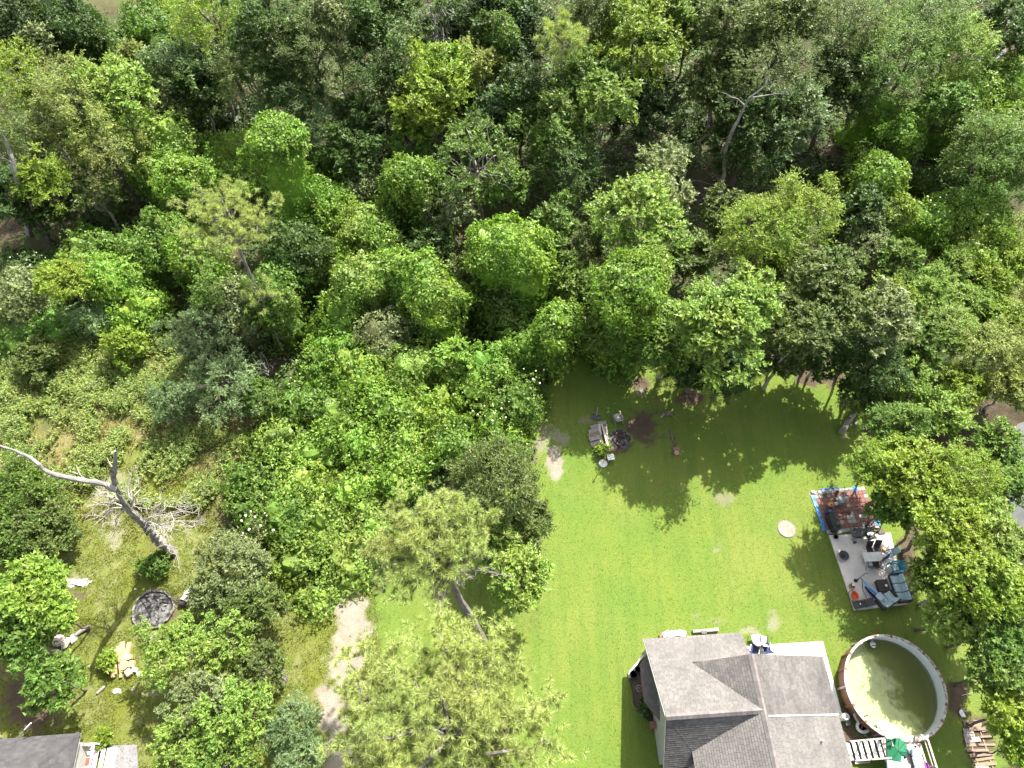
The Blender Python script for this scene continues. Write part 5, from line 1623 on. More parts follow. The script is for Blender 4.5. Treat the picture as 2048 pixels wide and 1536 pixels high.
for a in (.3, 3.4): MB().box((.4 * math.cos(a), .4 * math.sin(a), .06), (.14, .04, .03), rz=a).build('lifting_bar', STEEL, t)

# ---------------------------------------------------------------- the left yard
t = on('stone_fire_ring', 'large ring of sooty stones round a bed of ash', 'fire ring', 307, 1220)
rng = np.random.default_rng(33)
NS = 34
for i in range(NS):
    a = 2 * math.pi * i / NS
    r_ = 1.36 * (1 + .035 * math.sin(3 * a + 1) + rng.normal() * .015)
    MB().box((r_ * math.cos(a), r_ * .95 * math.sin(a), .11), (.27 * rng.uniform(.8, 1.15), .13 * rng.uniform(.8, 1.3), .24 * rng.uniform(.8, 1.15)), rz=a + 1.57 + rng.normal() * .13, bev=.03).build('stone', FIRESTONE, t)
ashm = MB()
prof = [(1.3, .02), (1.1, .10), (.75, .16), (.35, .20), (.001, .21)]
ashm.lathe(prof, 28).build('ash_bed', ASH, t)
for i in range(26):
    a = rng.uniform(0, 6.28); r_ = rng.uniform(.2, 1.1); d = rng.uniform(0, 6.28); L = rng.uniform(.1, .35)
    p = np.array([r_ * math.cos(a), r_ * .95 * math.sin(a), .19])
    MB().tube([p, p + np.array([L * math.cos(d), L * math.sin(d), .05])], rng.uniform(.02, .045), 5).build('charred_stick', CHARWOOD if rng.random() < .6 else GREYBOARD, t)
t = on('broken_stump', 'white broken trunk piece with a black burnt end right of the fire ring', 'stump', 374, 1196, 0, R(-8))
MB().tube([(.12, .75, .12), (.02, .25, .2), (-.05, -.25, .24)], [.14, .2, .25], 10).build('trunk', WHITEP, t)
MB().box((-.08, -.42, .18), (.5, .36, .36), bev=.05).build('burnt_end', CHARWOOD, t)
t = on('white_sheet', 'crumpled white plastic sheet on bare earth in the left yard', 'plastic sheet', 150, 1165)
MB().blob((0, 0, .02), (.75, .2, .1), 3, .4, 12, 6).blob((.62, .1, .02), (.2, .18, .07), 5, .4).blob((-.2, -.25, .02), (.2, .12, .07), 8, .4).build('sheet', WHITEP, t)
# lumber
t = on('lumber_stack', 'stack of long yellow timbers lying beside the small yellow shrub', 'lumber', 243, 1318)
o_ = at(243, 1318)
for xa, ya, xb, yb, w_, h, z in ((231, 1302, 229, 1356, .27, .24, .13), (240, 1293, 246, 1346, .24, .24, .16), (249, 1285, 249, 1342, .30, .12, .30), (262, 1286, 251, 1330, .27, .25, .14), (244, 1346, 243, 1356, .15, .2, .1), (236, 1300, 236, 1350, .12, .12, .32)):
    a = at(xa, ya); b = at(xb, yb)
    MB().bar((a[0] - o_[0], a[1] - o_[1], z), (b[0] - o_[0], b[1] - o_[1], z), w_, h, bev=.015).build('timber', LUMBER, t)
for i, (x, y, s_, m_, lb) in enumerate(((259, 1316, .42, LUMBER, 'pale wood block with a white top right of the timbers'), (256, 1331, .40, LUMBER, 'yellow wood block beside the lower timbers'), (266, 1329, .42, LUMBER, 'tilted yellow wood block farthest right of the timbers'), (260, 1346, .46, LUMBER, 'white-topped wood block at the foot of the pile'), (271, 1340, .34, WHITEP, 'small white block behind the foot of the pile'), (281, 1350, .24, WHITEP, 'small round white lump right of the blocks'))):
    t = on('wood_block', lb, 'wood block', x, y, 0, R(20 + 37 * i), 'cut blocks beside the lumber')
    if i == 5:
        MB().blob((0, 0, .1), (.2, .22, .16), 3, .2).build('lump', m_, t)
    else:
        MB().box((0, 0, s_ * .36), (s_, s_ * .82, s_ * .72), bev=.03).build('block', m_, t)
        if i in (0, 3): MB().blob((0, 0, s_ * .74), (s_ * .4, s_ * .3, .05), i, .3).build('white_top', WHITEP, t)
for i, (x, y, s_, lb) in enumerate(((118, 1281, .42, 'pale rock at the left of the row under the big-leaved bough'), (134, 1284, .40, 'smooth pale rock in the middle of the row by the log'), (147, 1278, .30, 'small tan rock at the right of the row by the log'), (126, 1275, .26, 'small pale rock behind the row of rocks'), (200, 1332, .16, 'single small pale stone left of the yellow shrub'))):
    t = on('rock', lb, 'rock', x, y, 0, R(50 * i), 'pale rocks in the left yard')
    MB().blob((0, 0, s_ * .35), (s_, s_ * .75, s_ * .5), 40 + i, .25, 10, 7).build('rock', ROCK, t)
t = on('yard_log', 'grey log lying beside the row of pale rocks', 'log', 168, 1262, 0, R(35))
MB().tube([(-.5, 0, .14), (0, .03, .15), (.5, 0, .13)], [.13, .15, .13], 10).build('log', GREYWOOD, t)
t = on('short_log', 'short grey log on the grass below the lumber', 'log', 203, 1380, 0, R(48))
MB().tube([(-.28, 0, .08), (.28, 0, .08)], .085, 9).build('log', GREYBOARD, t)
for i, (x, y, lb) in enumerate(((235, 1382, 'white scrap on the grass below the lumber'), (266, 1379, 'pale scrap right of the white one on the grass'), (279, 1149, 'tiny white scrap above the fire ring'), (271, 1178, 'tiny white scrap left of the fire ring'))):
    t = on('scrap', lb, 'scrap', x, y, 0, i, 'pale scraps in the left yard')
    s_ = (.22, .14, .07, .07)[i]
    MB().blob((0, 0, .02), (s_, s_ * .8, s_ * .35), 60 + i, .45).build('scrap', ROCK if i < 2 else WHITEP, t)

# the neighbour's house
NXc, NYc = at(160, 1466, 2.7)
nb = thing('neighbour_house', 'grey hipped roof of a house in the bottom left corner', 'house', (NXc, NYc, 0), R(4))
nr = link('roof', None, nb)
NEAVE = pmat('dark_grey_shingle', (.066, .063, .064), (.050, .048, .050), 1.2, .95, .5, 60, island=.18)
shingle_plane([(0, 0, 2.7), (-14, 0, 2.7), (-14, -4, 4.7), (-4, -4, 4.7)], (1, 0, 0), nr, 21, mat_=NEAVE)
shingle_plane([(0, 0, 2.7), (-4, -4, 4.7), (0, -8, 2.7)], (0, 1, 0), nr, 22, mat_=NEAVE)
shingle_plane([(0, -8, 2.7), (-4, -4, 4.7), (-14, -4, 4.7), (-14, -8, 2.7)], (1, 0, 0), nr, 23, mat_=NEAVE)
_cm = CAPMAT; CAPMAT = NEAVE
ridge((0, 0, 2.73), (-4, -4, 4.73), nr, .3, .08)
CAPMAT = _cm
MB().bar((0, -.02, 2.58), (-14, -.02, 2.58), .03, .12).bar((-.02, 0, 2.58), (-.02, -8, 2.58), .03, .12).build('fascia', FASCIA, nb)
MB().prism([(-.4, -.4), (-13.6, -.4), (-13.6, -7.6), (-.4, -7.6)], 0, 2.55).build('wall', SIDING, nb)
# porch with steps
pr = thing('porch', 'white wooden porch with steps beside the lower left roof', 'porch', (*at(182, 1510, .6), 0), R(4))
for i in range(9):
    MB().box((-.75 + .14 * i, -.35, .58), (.13, 1.7, .03), bev=.005).build('deck_board', WHITEP if i % 4 else DECKBOARD, pr)
for i in range(3):
    MB().box((.62 + .26 * i, -.2, .42 - .17 * i), (.25, 1.1, .035), bev=.006).build('step', WHITEP, pr)
MB().bar((-.75, .52, 1.45), (.5, .56, 1.45), .10, .05).build('handrail', WHITEP, pr)
MB().bar((.5, .56, 1.45), (.5, -.9, 1.45), .10, .05).build('handrail', WHITEP, pr)
MB().bar((-.75, .52, 1.0), (.5, .56, 1.0), .05, .07).build('rail', WHITEP, pr)
for p in ((-.75, .52), (-.1, .54), (.5, .56), (.5, -.9)): MB().box((*p, .95), (.09, .09, 1.05)).build('rail_post', WHITEP, pr)
MB().box((-.1, -.35, .62), (.55, .42, .06), bev=.02).build('door_mat', TERRA, pr)
for p in ((-.7, .4), (.4, .4), (.4, -1.1), (-.7, -1.1)): MB().box((*p, .28), (.1, .1, .56)).build('post', GREYBOARD, pr)
padm = MB().prism([at(219, 1491), at(274, 1489), at(280, 1560), at(216, 1560)], -.1, .08)
tag(padm.build('parking_pad', CONC_D), kind='structure')
t = thing('service_cable', 'thin overhead cable running to the corner roof at the lower left', 'cable', (*at(45, 1462, 3.2), 0))
c0 = np.array([*at(28, 1481, 3.0), 3.0]); c1 = np.array([*at(62, 1446, 3.6), 3.6]); cc = np.array([*at(45, 1462, 3.2), 0])
MB().tube([c0 - cc, (c0 + c1) / 2 - cc - [0, 0, .05], c1 - cc], .02, 5).build('wire', GREYP, t)
MB().tube([(c0 + (c1 - c0) * .62) - cc, c1 - cc], .045, 6).build('sleeve', WHITEP, t)
t = thing('mast_pole', 'pale wooden service pole at the left edge above the corner roof', 'pole', (*at(2, 1475), 0))
MB().tube([(0, 0, -.2), (0, .02, 2.5), (.0, .05, 5.0)], [.12, .11, .10], 10).build('pole', GREYBOARD, t)
MB().box((0, .05, 4.6), (.9, .1, .1)).build('crossarm', GREYBOARD, t)
# ---------------------------------------------------------------- trees and vines, one by one
# T broadleaf, L large drooping leaves, A airy with bare limbs, F feathery, S shrub, G hanging sprays, V vines
def plant(kind, x, y, rp, z, c, label, **kw):
    kw.setdefault('group', 'vine-covered mounds of the thicket' if kind == 'V' else 'shrubs and weed bushes' if kind == 'S' else 'broadleaf trees of the wood and yards')
    if kind == 'V':
        return vine(x, y, rp, z, c, label, **kw)
    nm = dict(T='broadleaf_tree', L='broadleaf_tree', A='bare_limbed_tree', F='feathery_tree', S='shrub', G='drooping_tree', Y='broadleaf_tree')[kind]
    return tree(x, y, rp, z, c, label, 'shrub' if kind == 'S' else 'tree', nm, kind, **kw)

ROWS = [
 # far edge of the wood, left to right along the top of the photo
 ('T', 30, 70, 70, 8.5, 'k', 'dark green tree in the top left corner of the wood'),
 ('V', 132, 50, 62, 10, 'd', 'tall dark cone of ivy below the pale field corner', dict(lump=.26)),
 ('T', 75, 125, 48, 7, 'p', 'small pale grey-green tree left of the dark ivy cone'),
 ('V', 228, 95, 45, 5.5, 'm', 'low green vine mound right of the dark ivy cone'),
 ('V', 300, 45, 52, 7, 'm', 'leafy mound beside the right end of the pale field'),
 ('G', 430, 45, 88, 9, 'y', 'yellow-green drooping tree at the top edge right of the field'),
 ('T', 270, 125, 36, 5, 'h', 'small yellowish bush tree below the leafy mound by the field'),
 ('V', 335, 118, 42, 8, 'g', 'grey-green rounded vine dome under the yellow-green top tree'),
 ('A', 425, 130, 50, 7, 'g', 'greyish thin tree with bare twigs beside the grey-green dome'),
 ('T', 395, 185, 55, 5.5, 'd', 'dark shaded tree above the black clearing'),
 ('G', 500, 150, 70, 8, 'o', 'olive tree overhanging the right of the black clearing'),
 ('T', 345, 215, 34, 5, 'p', 'slim light-leaved tree at the left edge of the black clearing'),
 ('T', 545, 78, 78, 10.5, 'd', 'dark tree right of the yellow-green top tree'),
 ('G', 625, 110, 80, 9.5, 'o', 'tall dull olive tree between the clearing and the pale tip'),
 ('T', 662, 40, 42, 12, 'p', 'pale olive treetop rising above the dull olive tree'),
 ('G', 585, 190, 52, 7, 'd', 'dark drooping tree right behind the feathery bluish tree'),
 ('T', 765, 60, 82, 10, 'd', 'broad dark tree left of the grey dead tangle'),
 ('G', 760, 170, 62, 8, 'd', 'dark narrow-leaved tree below the broad dark tree'),
 ('T', 715, 235, 44, 5.5, 'd', 'small dark tree left of the yellow-green lopsided tree'),
 ('V', 905, 45, 42, 10, 'd', 'dark vine-hung tree just right of the grey dead tangle', dict(lump=.3)),
 ('T', 965, 40, 55, 10, 'k', 'very dark tree at the top edge left of the hanging vine curtain'),
 ('V', 990, 60, 34, 12, 'm', 'narrow curtain of vines hanging straight down near the top', dict(lump=.3)),
 ('T', 1050, 85, 56, 9, 'k', 'dark tree left of the pale drooping pine'),
 ('T', 1035, 30, 50, 10, 'd', 'dark treetop cut by the top edge behind the vine curtain'),
 ('G', 1185, 30, 55, 11, 'o', 'olive treetop above the leaning pine trunk at the top edge'),
 ('L', 1265, 95, 85, 9.5, 'y', 'large yellow-green tree with big drooping leaves near the top'),
 ('L', 1330, 60, 62, 9.5, 'w', 'bright green drooping crown right of the large yellow-green tree'),
 ('T', 1310, 20, 52, 11, 'm', 'mid green treetop at the top edge behind the bright drooping crown'),
 ('L', 1165, 170, 66, 8, 'm', 'mid green drooping tree under the pale pine'),
 ('L', 1215, 205, 50, 9.5, 'w', 'small bright-tipped crown below the large yellow-green tree'),
 ('L', 1110, 270, 72, 6.5, 'm', 'deep green drooping tree right of the red-tinged dark hollow'),
 ('G', 1140, 345, 60, 5.5, 'd', 'low shaded drooping tree above the brown bank'),
 ('T', 1045, 200, 55, 8, 'd', 'dark rounded tree left of the mid green drooping tree'),
 ('T', 1000, 215, 36, 7, 'g', 'small greyish round crown behind the yellow-green lopsided tree'),
 ('T', 1375, 45, 50, 9, 'k', 'dark tree between the bright drooping crown and the tall olive tree'),
 ('T', 1290, 210, 60, 6, 'k', 'dark undergrowth tree under the large yellow-green tree'),
 ('T', 1465, 75, 80, 10.5, 'o', 'tall olive tree with ragged pale tips at the top'),
 ('G', 1530, 150, 85, 9, 'o', 'broad olive tree above the bare white limb'),
 ('T', 1435, 180, 58, 8, 'o', 'olive crown hiding the left side of the white limb'),
 ('T', 1570, 40, 66, 11, 'o', 'olive treetop at the top edge right of the ragged tall one'),
 ('T', 1500, 270, 80, 6, 'd', 'dark lower tree around the foot of the white limb'),
 ('T', 1590, 240, 60, 6.5, 'g', 'grey-green tree at the right of the dark lower tree'),
 ('G', 1690, 60, 70, 10, 'o', 'olive drooping tree second from the right along the top'),
 ('G', 1760, 120, 82, 8.5, 'm', 'large mid green drooping tree above the creek bend'),
 ('G', 1850, 60, 72, 9.5, 'm', 'feather-edged green tree near the top right corner'),
 ('G', 1915, 110, 62, 8, 'w', 'bright spray-leaved tree beside the leaning trunk in the top right'),
 ('T', 1680, 170, 62, 7, 'd', 'dark tree behind the climbing vine ridge'),
 ('T', 2010, 60, 60, 8, 'd', 'dark treetop in the top right corner over brown earth'),
 # left block of the wood
 ('G', 40, 180, 72, 8.5, 'y', 'yellow-green tree at the left edge of the wood'),
 ('G', 140, 215, 84, 9, 'h', 'big hazy olive-yellow tree at the left of the wood'),
 ('T', 235, 190, 66, 9, 'w', 'light green tree left of the black clearing'),
 ('G', 200, 285, 75, 7.5, 'h', 'lower olive-yellow crown in front of the hazy tree'),
 ('G', 75, 300, 72, 7, 'o', 'olive tree behind the bleached snag at the left edge'),
 ('T', 30, 390, 62, 6, 'd', 'dark tree at the left edge beneath the bleached snag'),
 ('G', 90, 360, 48, 7.5, 'y', 'small yellow-lit spray tree right of the bleached snag'),
 ('A', 185, 380, 52, 5, 'o', 'thin olive sapling over the brown leaf litter'),
 ('T', 100, 420, 40, 4, 'd', 'low dark tree among the slim trunks at left'),
 # vines around the clearing
 ('V', 335, 290, 62, 5.5, 'w', 'broad sunny vine bank left of the tall leafy column', dict(flare=.45)),
 ('V', 268, 262, 34, 5, 'b', 'small vine knob at the left end of the sunny vine bank'),
 ('V', 362, 355, 50, 7, 'b', 'round bright vine dome left of the yellowish pine top'),
 ('V', 300, 345, 34, 5, 'b', 'little vine dome tucked left of the round bright dome'),
 ('V', 445, 300, 50, 3.2, 'b', 'low spread of vines between the sunny bank and the tall column', dict(flare=.5)),
 ('V', 470, 360, 44, 4, 'b', 'small vine hump above the yellowish pine top'),
 ('V', 550, 285, 52, 11.5, 'b', 'tall leafy vine column standing in the middle of the wood', dict(lump=.2, flare=.35)),
 ('V', 640, 395, 50, 5, 'b', 'vine shoulder at the lower right of the tall leafy column', dict(flare=.5)),
 ('V', 675, 430, 50, 4.5, 'b', 'sloping vine bank below the vine shoulder'),
 ('F', 600, 215, 64, 6, 'g', 'bluish feathery tree behind the tall leafy column'),
 ('F', 655, 250, 48, 5, 'g', 'smaller bluish feathery tree right of the tall leafy column'),
 ('T', 705, 315, 52, 4.5, 'd', 'dark bushy tree right of the tall leafy column'),
 ('V', 635, 330, 34, 4, 'm', 'small dull vine mound behind the vine shoulder'),
 ('V', 724, 380, 40, 4, 'p', 'pale greyish leafy mound left of the neat round dome'),
 ('V', 828, 362, 56, 8, 'b', 'neat round vine dome right of the pale greyish mound'),
 ('V', 790, 425, 40, 4, 'm', 'dark-sided vine skirt below the neat round dome'),
 ('V', 738, 462, 54, 5.5, 'w', 'frosty light vine dome below the pale greyish mound'),
 ('T', 815, 285, 46, 5, 'm', 'light airy tree above the neat round dome', dict(dens=.7)),
 ('T', 880, 170, 66, 8.5, 'y', 'yellow-green lopsided tree in the centre of the wood'),
 ('T', 845, 225, 54, 7.5, 'y', 'lower yellow-green crown under the lopsided tree'),
 ('G', 960, 130, 44, 9, 'h', 'yellowish top sprig right of the lopsided tree'),
 ('T', 800, 200, 40, 7, 'o', 'olive crown at the left of the lopsided yellow tree'),
 ('A', 955, 335, 82, 7, 'm', 'sparse tree with tangled bare grey branches in mid wood'),
 ('A', 905, 415, 52, 5, 'p', 'pale-leaved lower boughs below the tangled bare branches'),
 ('T', 1015, 375, 44, 5, 'm', 'thin leafy tree at the right of the tangled bare branches', dict(dens=.7)),
 ('T', 985, 265, 44, 6, 'd', 'dark tree above the tangled bare branches'),
 ('V', 475, 232, 46, 1.6, 'k', 'added dark vine carpet standing in for shade in the black clearing'),  # low k vines here are added, their dark colour standing in for shade
 ('V', 395, 238, 36, 1.2, 'k', 'small dark vine patch added as shade at the left of the black clearing'),
 ('V', 770, 262, 34, 1.4, 'k', 'dark low vines added as shade in the hollow left of the light airy tree'),
 ('V', 1390, 235, 40, 1.8, 'k', 'dark low vines added as shade left of the foot of the white limb'),
 ('V', 1625, 330, 46, 1.6, 'k', 'dark low vines added to deepen the shade right of the white limb'),
 ('V', 205, 425, 36, 1.2, 'd', 'low green vines creeping over the brown litter at left'),
 # pine and the vines round it
 ('V', 330, 465, 50, 5.5, 'm', 'vine dome left of the pine in the thicket'),
 ('V', 285, 500, 44, 5, 'm', 'shaded vine dome lower left of the pine in the thicket'),
 ('V', 395, 510, 48, 6, 'b', 'vine dome hugging the left of the pine trunk'),
 ('V', 590, 500, 56, 7, 'd', 'dark vine wall to the right of the thicket pine', dict(lump=.28)),
 ('V', 540, 590, 50, 6.5, 'm', 'vine dome wrapping the foot of the thicket pine'),
 ('V', 455, 615, 50, 5.5, 'p', 'pale dusty-leaved dome below the thicket pine'),
 ('V', 640, 540, 40, 3.5, 'd', 'deep shaded vine hollow right of the dark vine wall'),
 ('V', 700, 520, 46, 4, 'b', 'small vine heap left of the tree-line vine domes'),
 ('V', 180, 505, 54, 4.5, 'm', 'leafy vine rise below the brown litter at left'),
 ('V', 232, 552, 52, 5, 'b', 'sunlit vine rise in the left thicket above the weeds'),
 ('V', 275, 610, 50, 3.5, 'b', 'long vine slope falling towards the weeds'),
 ('G', 125, 560, 52, 5.5, 'y', 'bright yellow feather-leaved tree in the left thicket'),
 ('V', 35, 585, 50, 5, 'p', 'pale vine mound at the left edge above the weeds'),
 ('V', 60, 535, 44, 4, 'd', 'dark white-flowered mound at the left edge of the thicket'),
 ('V', 40, 655, 52, 2.6, 'm', 'green leafy mound at the left edge beside the weeds'),
 ('V', 190, 630, 46, 2.8, 'g', 'bluish-green leafy heap above the weed slope'),
 ('V', 115, 650, 48, 2.4, 'm', 'low vine heap between the left edge and the weed slope'),
 ('F', 390, 665, 60, 4.2, 'g', 'bluish feathery tree leaning over the weeds'),
 ('F', 445, 760, 84, 3.6, 'g', 'wide blue-green feathery tree above the dry meadow'),
 ('F', 345, 800, 50, 2.6, 'g', 'low feathery bush at the left of the wide blue-green tree'),
 ('F', 420, 590, 46, 5, 'm', 'feathery green tree behind the pale dusty dome'),
 ('S', 250, 690, 46, 2, 'y', 'yellow-green bushy weed clump in the middle of the weed slope'),
 ('S', 70, 720, 44, 1.8, 'o', 'olive weed bush at the left of the weed slope'),
 ('S', 520, 800, 44, 2, 'm', 'small green bush at the right end of the feathery tree'),
 # vine domes along the lawn side
 ('V', 1022, 500, 70, 9, 'b', 'tallest rounded vine dome standing over the middle of the thicket', dict(lump=.15)),
 ('V', 1005, 610, 56, 4.5, 'm', 'shaded vine skirt below the tallest rounded dome'),
 ('V', 722, 560, 54, 6, 'w', 'vine dome at the left of the wide flat-topped one'),
 ('V', 858, 580, 66, 7, 'b', 'wide flat-topped vine dome left of the tallest one', dict(el=1.15)),
 ('V', 800, 545, 46, 6, 'b', 'small vine top joined to the left of the wide dome'),
 ('V', 690, 620, 52, 4, 'b', 'vine slope below the left dome of the tree line'),
 ('V', 1112, 655, 46, 6.5, 'b', 'pointed vine dome at the corner of the lawn'),
 ('V', 1048, 690, 42, 4, 'b', 'low vine dome left of the pointed one at the lawn corner'),
 ('V', 1255, 575, 70, 10.5, 'b', 'big vine-wrapped tree at the top of the lawn', dict(lump=.24)),
 ('G', 1215, 670, 56, 4.2, 'm', 'loose leafy boughs below the big vine-wrapped tree'),
 ('T', 1150, 560, 50, 4.5, 'm', 'dark leafy tree behind the pointed vine dome'),
 ('G', 1160, 500, 52, 4.5, 'o', 'feathery olive tree between the tallest dome and the tree line'),
 ('T', 1110, 470, 54, 4, 'm', 'low leafy tree right of the tallest rounded dome'),
 ('T', 860, 490, 48, 3.6, 'd', 'low dark tree between the frosty dome and the brown bank'),
 ('T', 930, 540, 44, 4, 'o', 'dull olive tree wedged between two vine domes'),
 ('V', 1300, 545, 44, 8.5, 'w', 'bright vine tip poking up right of the vine-wrapped tree'),
 ('T', 1430, 655, 104, 9, 'w', 'broad bright-topped tree at the top of the lawn'),
 ('T', 1495, 605, 66, 10, 'w', 'bright leafy shoulder on the broad tree at the lawn'),
 ('T', 1340, 690, 62, 5, 'm', 'shaded tree between the vine-wrapped tree and the broad tree'),
 ('T', 1450, 745, 60, 4, 'd', 'dark low boughs hanging over the top of the lawn'),
 ('T', 1275, 445, 78, 7, 'w', 'bright bushy tree in the second row behind the lawn'),
 ('A', 1325, 330, 50, 7.5, 'p', 'pale airy tree with light twigs above the bushy tree'),
 ('T', 1325, 395, 46, 7, 'p', 'pale olive crown behind the bright bushy tree'),
 ('T', 1380, 510, 58, 6, 'o', 'olive tree between the bushy tree and the large yellow-green tree'),
 ('L', 1300, 520, 40, 7, 'b', 'small glossy tree top above the vine-wrapped tree'),
 ('G', 1520, 480, 88, 8.5, 'y', 'large yellow-green feathery tree behind the broad tree'),
 ('G', 1590, 430, 72, 9, 'y', 'tall yellow-green feathery crown right of the large one'),
 ('T', 1450, 430, 46, 6.5, 'o', 'dull green tree left of the yellow-green feathery pair'),
 ('T', 1560, 540, 62, 5.5, 'm', 'mid green lower crown under the yellow-green feathery pair'),
 ('T', 1640, 560, 74, 9, 'o', 'brownish olive tree right of the broad bright tree'),
 ('T', 1600, 660, 72, 8.5, 'o', 'shaded olive tree at the top of the bright lawn strip'),
 ('T', 1690, 620, 60, 8.5, 'o', 'olive tree on the right of the brownish olive tree'),
 ('T', 1760, 640, 68, 8, 'p', 'dusty pale tree at the right of the tree line'),
 ('G', 1745, 728, 70, 5, 'd', 'dark overhanging tree at the right corner of the lawn'),
 ('G', 1722, 775, 44, 3.2, 'd', 'low dark boughs over the fallen log'),
 ('T', 1565, 715, 56, 3.6, 'o', 'low olive boughs shading the top of the lawn beside the broad tree'),
 ('T', 1650, 705, 54, 3.8, 'd', 'low dark boughs left of the dark corner tree'),
 ('T', 1375, 735, 48, 3.2, 'd', 'low dark boughs above the bare earth at the top of the lawn'),
 ('T', 2025, 965, 44, 4, 'm', 'small leafy tree at the right edge hiding part of the pond'),
 ('T', 1985, 1020, 40, 4, 'w', 'bright leafy bough hanging over the left bank of the pond'),
 # right side of the wood
 ('V', 1805, 265, 36, 6, 'b', 'vine knob at the top of the climbing vine ridge'),
 ('V', 1765, 225, 40, 6, 'b', 'vine hump behind the knob on the climbing ridge'),
 ('V', 1740, 330, 44, 4, 'm', 'leafy vine heap left of the creek'),
 ('V', 1768, 350, 40, 7, 'b', 'slender vine dome by the creek bend'),
 ('V', 1790, 420, 32, 5.5, 'w', 'small light vine dome below the slender one'),
 ('T', 1720, 430, 52, 3.5, 'd', 'dark leafy bush left of the small light dome'),
 ('V', 1930, 200, 62, 7, 'w', 'pale sunny vine mass near the top right'),
 ('V', 2015, 170, 66, 7.5, 'w', 'large pale vine bank at the right edge near the top'),
 ('V', 2030, 255, 48, 7, 'w', 'light vine crown at the right edge over the dark slope'),
 ('T', 1890, 220, 48, 6.5, 'm', 'leafy tree above the creek on its right bank'),
 ('G', 1965, 310, 84, 6, 'm', 'dark-fronted drooping tree bank right of the creek'),
 ('G', 2035, 350, 58, 5, 'm', 'drooping boughs at the right edge below the light vine crown'),
 ('V', 1900, 365, 50, 3.6, 'd', 'shaded vine bank below the drooping tree bank'),
 ('V', 1915, 420, 44, 4.5, 'b', 'vine top with white flowers in the right thicket'),
 ('V', 1985, 440, 46, 4.2, 'b', 'vine top at the right above the bright weeds'),
 ('V', 1860, 440, 44, 4, 'b', 'round vine heap left of the white-flowered one'),
 ('V', 1950, 490, 48, 3, 'w', 'sunny vine heap bordering the bright weeds'),
 ('T', 1800, 520, 50, 4, 'm', 'shrubby tree between the light dome and the tree line'),
 ('S', 1740, 500, 54, 3, 'p', 'pale leafy scrub behind the brownish olive tree'),
 ('G', 1850, 580, 56, 3.4, 'w', 'drooping green scrub tree left of the bright weeds'),
 ('S', 1790, 590, 52, 3.4, 'y', 'yellowish scrub in the right thicket'),
 ('G', 1900, 660, 62, 3, 'w', 'light drooping scrub above the yellow willow'),
 ('T', 1840, 680, 56, 4, 'm', 'round scrub tree right of the dusty pale tree'),
 ('G', 1990, 710, 72, 4.2, 'h', 'yellow willow-like tree at the right edge'),
 ('G', 2030, 770, 56, 3.8, 'h', 'lower yellow boughs hanging at the right edge'),
 ('G', 1930, 770, 50, 2.8, 'y', 'light reedy bush below the yellow willow'),
 ('S', 1810, 760, 56, 2.6, 'w', 'bright scrub between the dark corner tree and the willow'),
 ('G', 1800, 850, 60, 6.2, 'm', 'green bush tree behind the fallen log'),
 ('S', 1880, 830, 64, 3, 'w', 'feathery light scrub left of the pond'),
 ('T', 2000, 890, 52, 3.6, 'm', 'leafy tree leaning over the pond'),
 ('S', 1905, 535, 40, 1.4, 'w', 'light green weed bush at the top of the right meadow'),
 ('S', 1985, 560, 44, 1.3, 'y', 'yellow-green weed bush in the middle of the right meadow'),
 ('S', 1930, 600, 46, 1.3, 'w', 'pale sprawling weed bush at the left of the right meadow'),
 ('S', 2030, 520, 40, 1.4, 'y', 'yellow-green weed bush at the right edge above the meadow'),
 ('S', 2010, 630, 44, 1.2, 'y', 'low yellow weed bush above the willow-like tree'),
 # trees above the patio
 ('G', 1745, 930, 58, 6.4, 'y', 'yellow-green bough reaching over the top of the brick patio', dict(base=at(1800, 985))),
 ('T', 1820, 940, 78, 6.6, 'y', 'large yellow-green tree above the brick patio'),
 ('G', 1925, 950, 72, 7, 'y', 'bright feather-tipped crown between the patio and the pond'),
 ('T', 1896, 1045, 80, 6.4, 'y', 'spreading yellow-green tree beside the concrete patio'),
 ('T', 1790, 1005, 56, 4.6, 'm', 'shaded inner crown hanging over the brick patio'),
 ('T', 1985, 1085, 66, 6, 'w', 'leafy crown at the right edge below the pond'),
 ('T', 1884, 1152, 58, 4.8, 'm', 'mid green crown shading the sofa end of the patio'),
 ('T', 1950, 1160, 84, 6.6, 'y', 'big yellow-green crown right of the sofa'),
 ('T', 1908, 1228, 62, 4.8, 'w', 'leafy crown between the patio and the round pool'),
 ('T', 1982, 1262, 76, 5, 'm', 'wide green crown above the right of the pool'),
 ('T', 2030, 1180, 55, 6, 'y', 'yellow-lit crown cut by the right edge below the pond'),
 ('T', 2000, 1345, 64, 5, 'm', 'shaded green crown right of the pool'),
 ('T', 2030, 1430, 62, 5, 'y', 'yellow-green crown in the right edge above the timber'),
 ('T', 2040, 1500, 40, 4.5, 'y', 'small yellow-green crown in the bottom right corner'),
 # the leafy mass in the middle
 ('V', 770, 660, 58, 4, 'p', 'pale feathery hump at the top of the central leafy mass', dict(l=.17)),
 ('V', 668, 672, 52, 3, 'b', 'vine hump at the upper left of the central leafy mass'),
 ('V', 640, 730, 50, 2.6, 'b', 'vine hump on the left shoulder of the central leafy mass'),
 ('V', 720, 740, 58, 3.4, 'b', 'broad vine hump in the upper middle of the central leafy mass'),
 ('V', 830, 735, 58, 3.6, 'w', 'pale vine hump at the right of the broad one'),
 ('T', 905, 715, 46, 4, 'b', 'rounded leafy tree right of the pale vine hump'),
 ('V', 975, 745, 56, 4.2, 'b', 'leafy dome left of the white flowers by the lawn'),
 ('V', 1030, 795, 54, 3.6, 'm', 'dark glossy bush with white flowers at the lawn edge'),
 ('V', 1000, 850, 52, 3, 'b', 'lower leafy bush with white flowers beside the bare strip'),
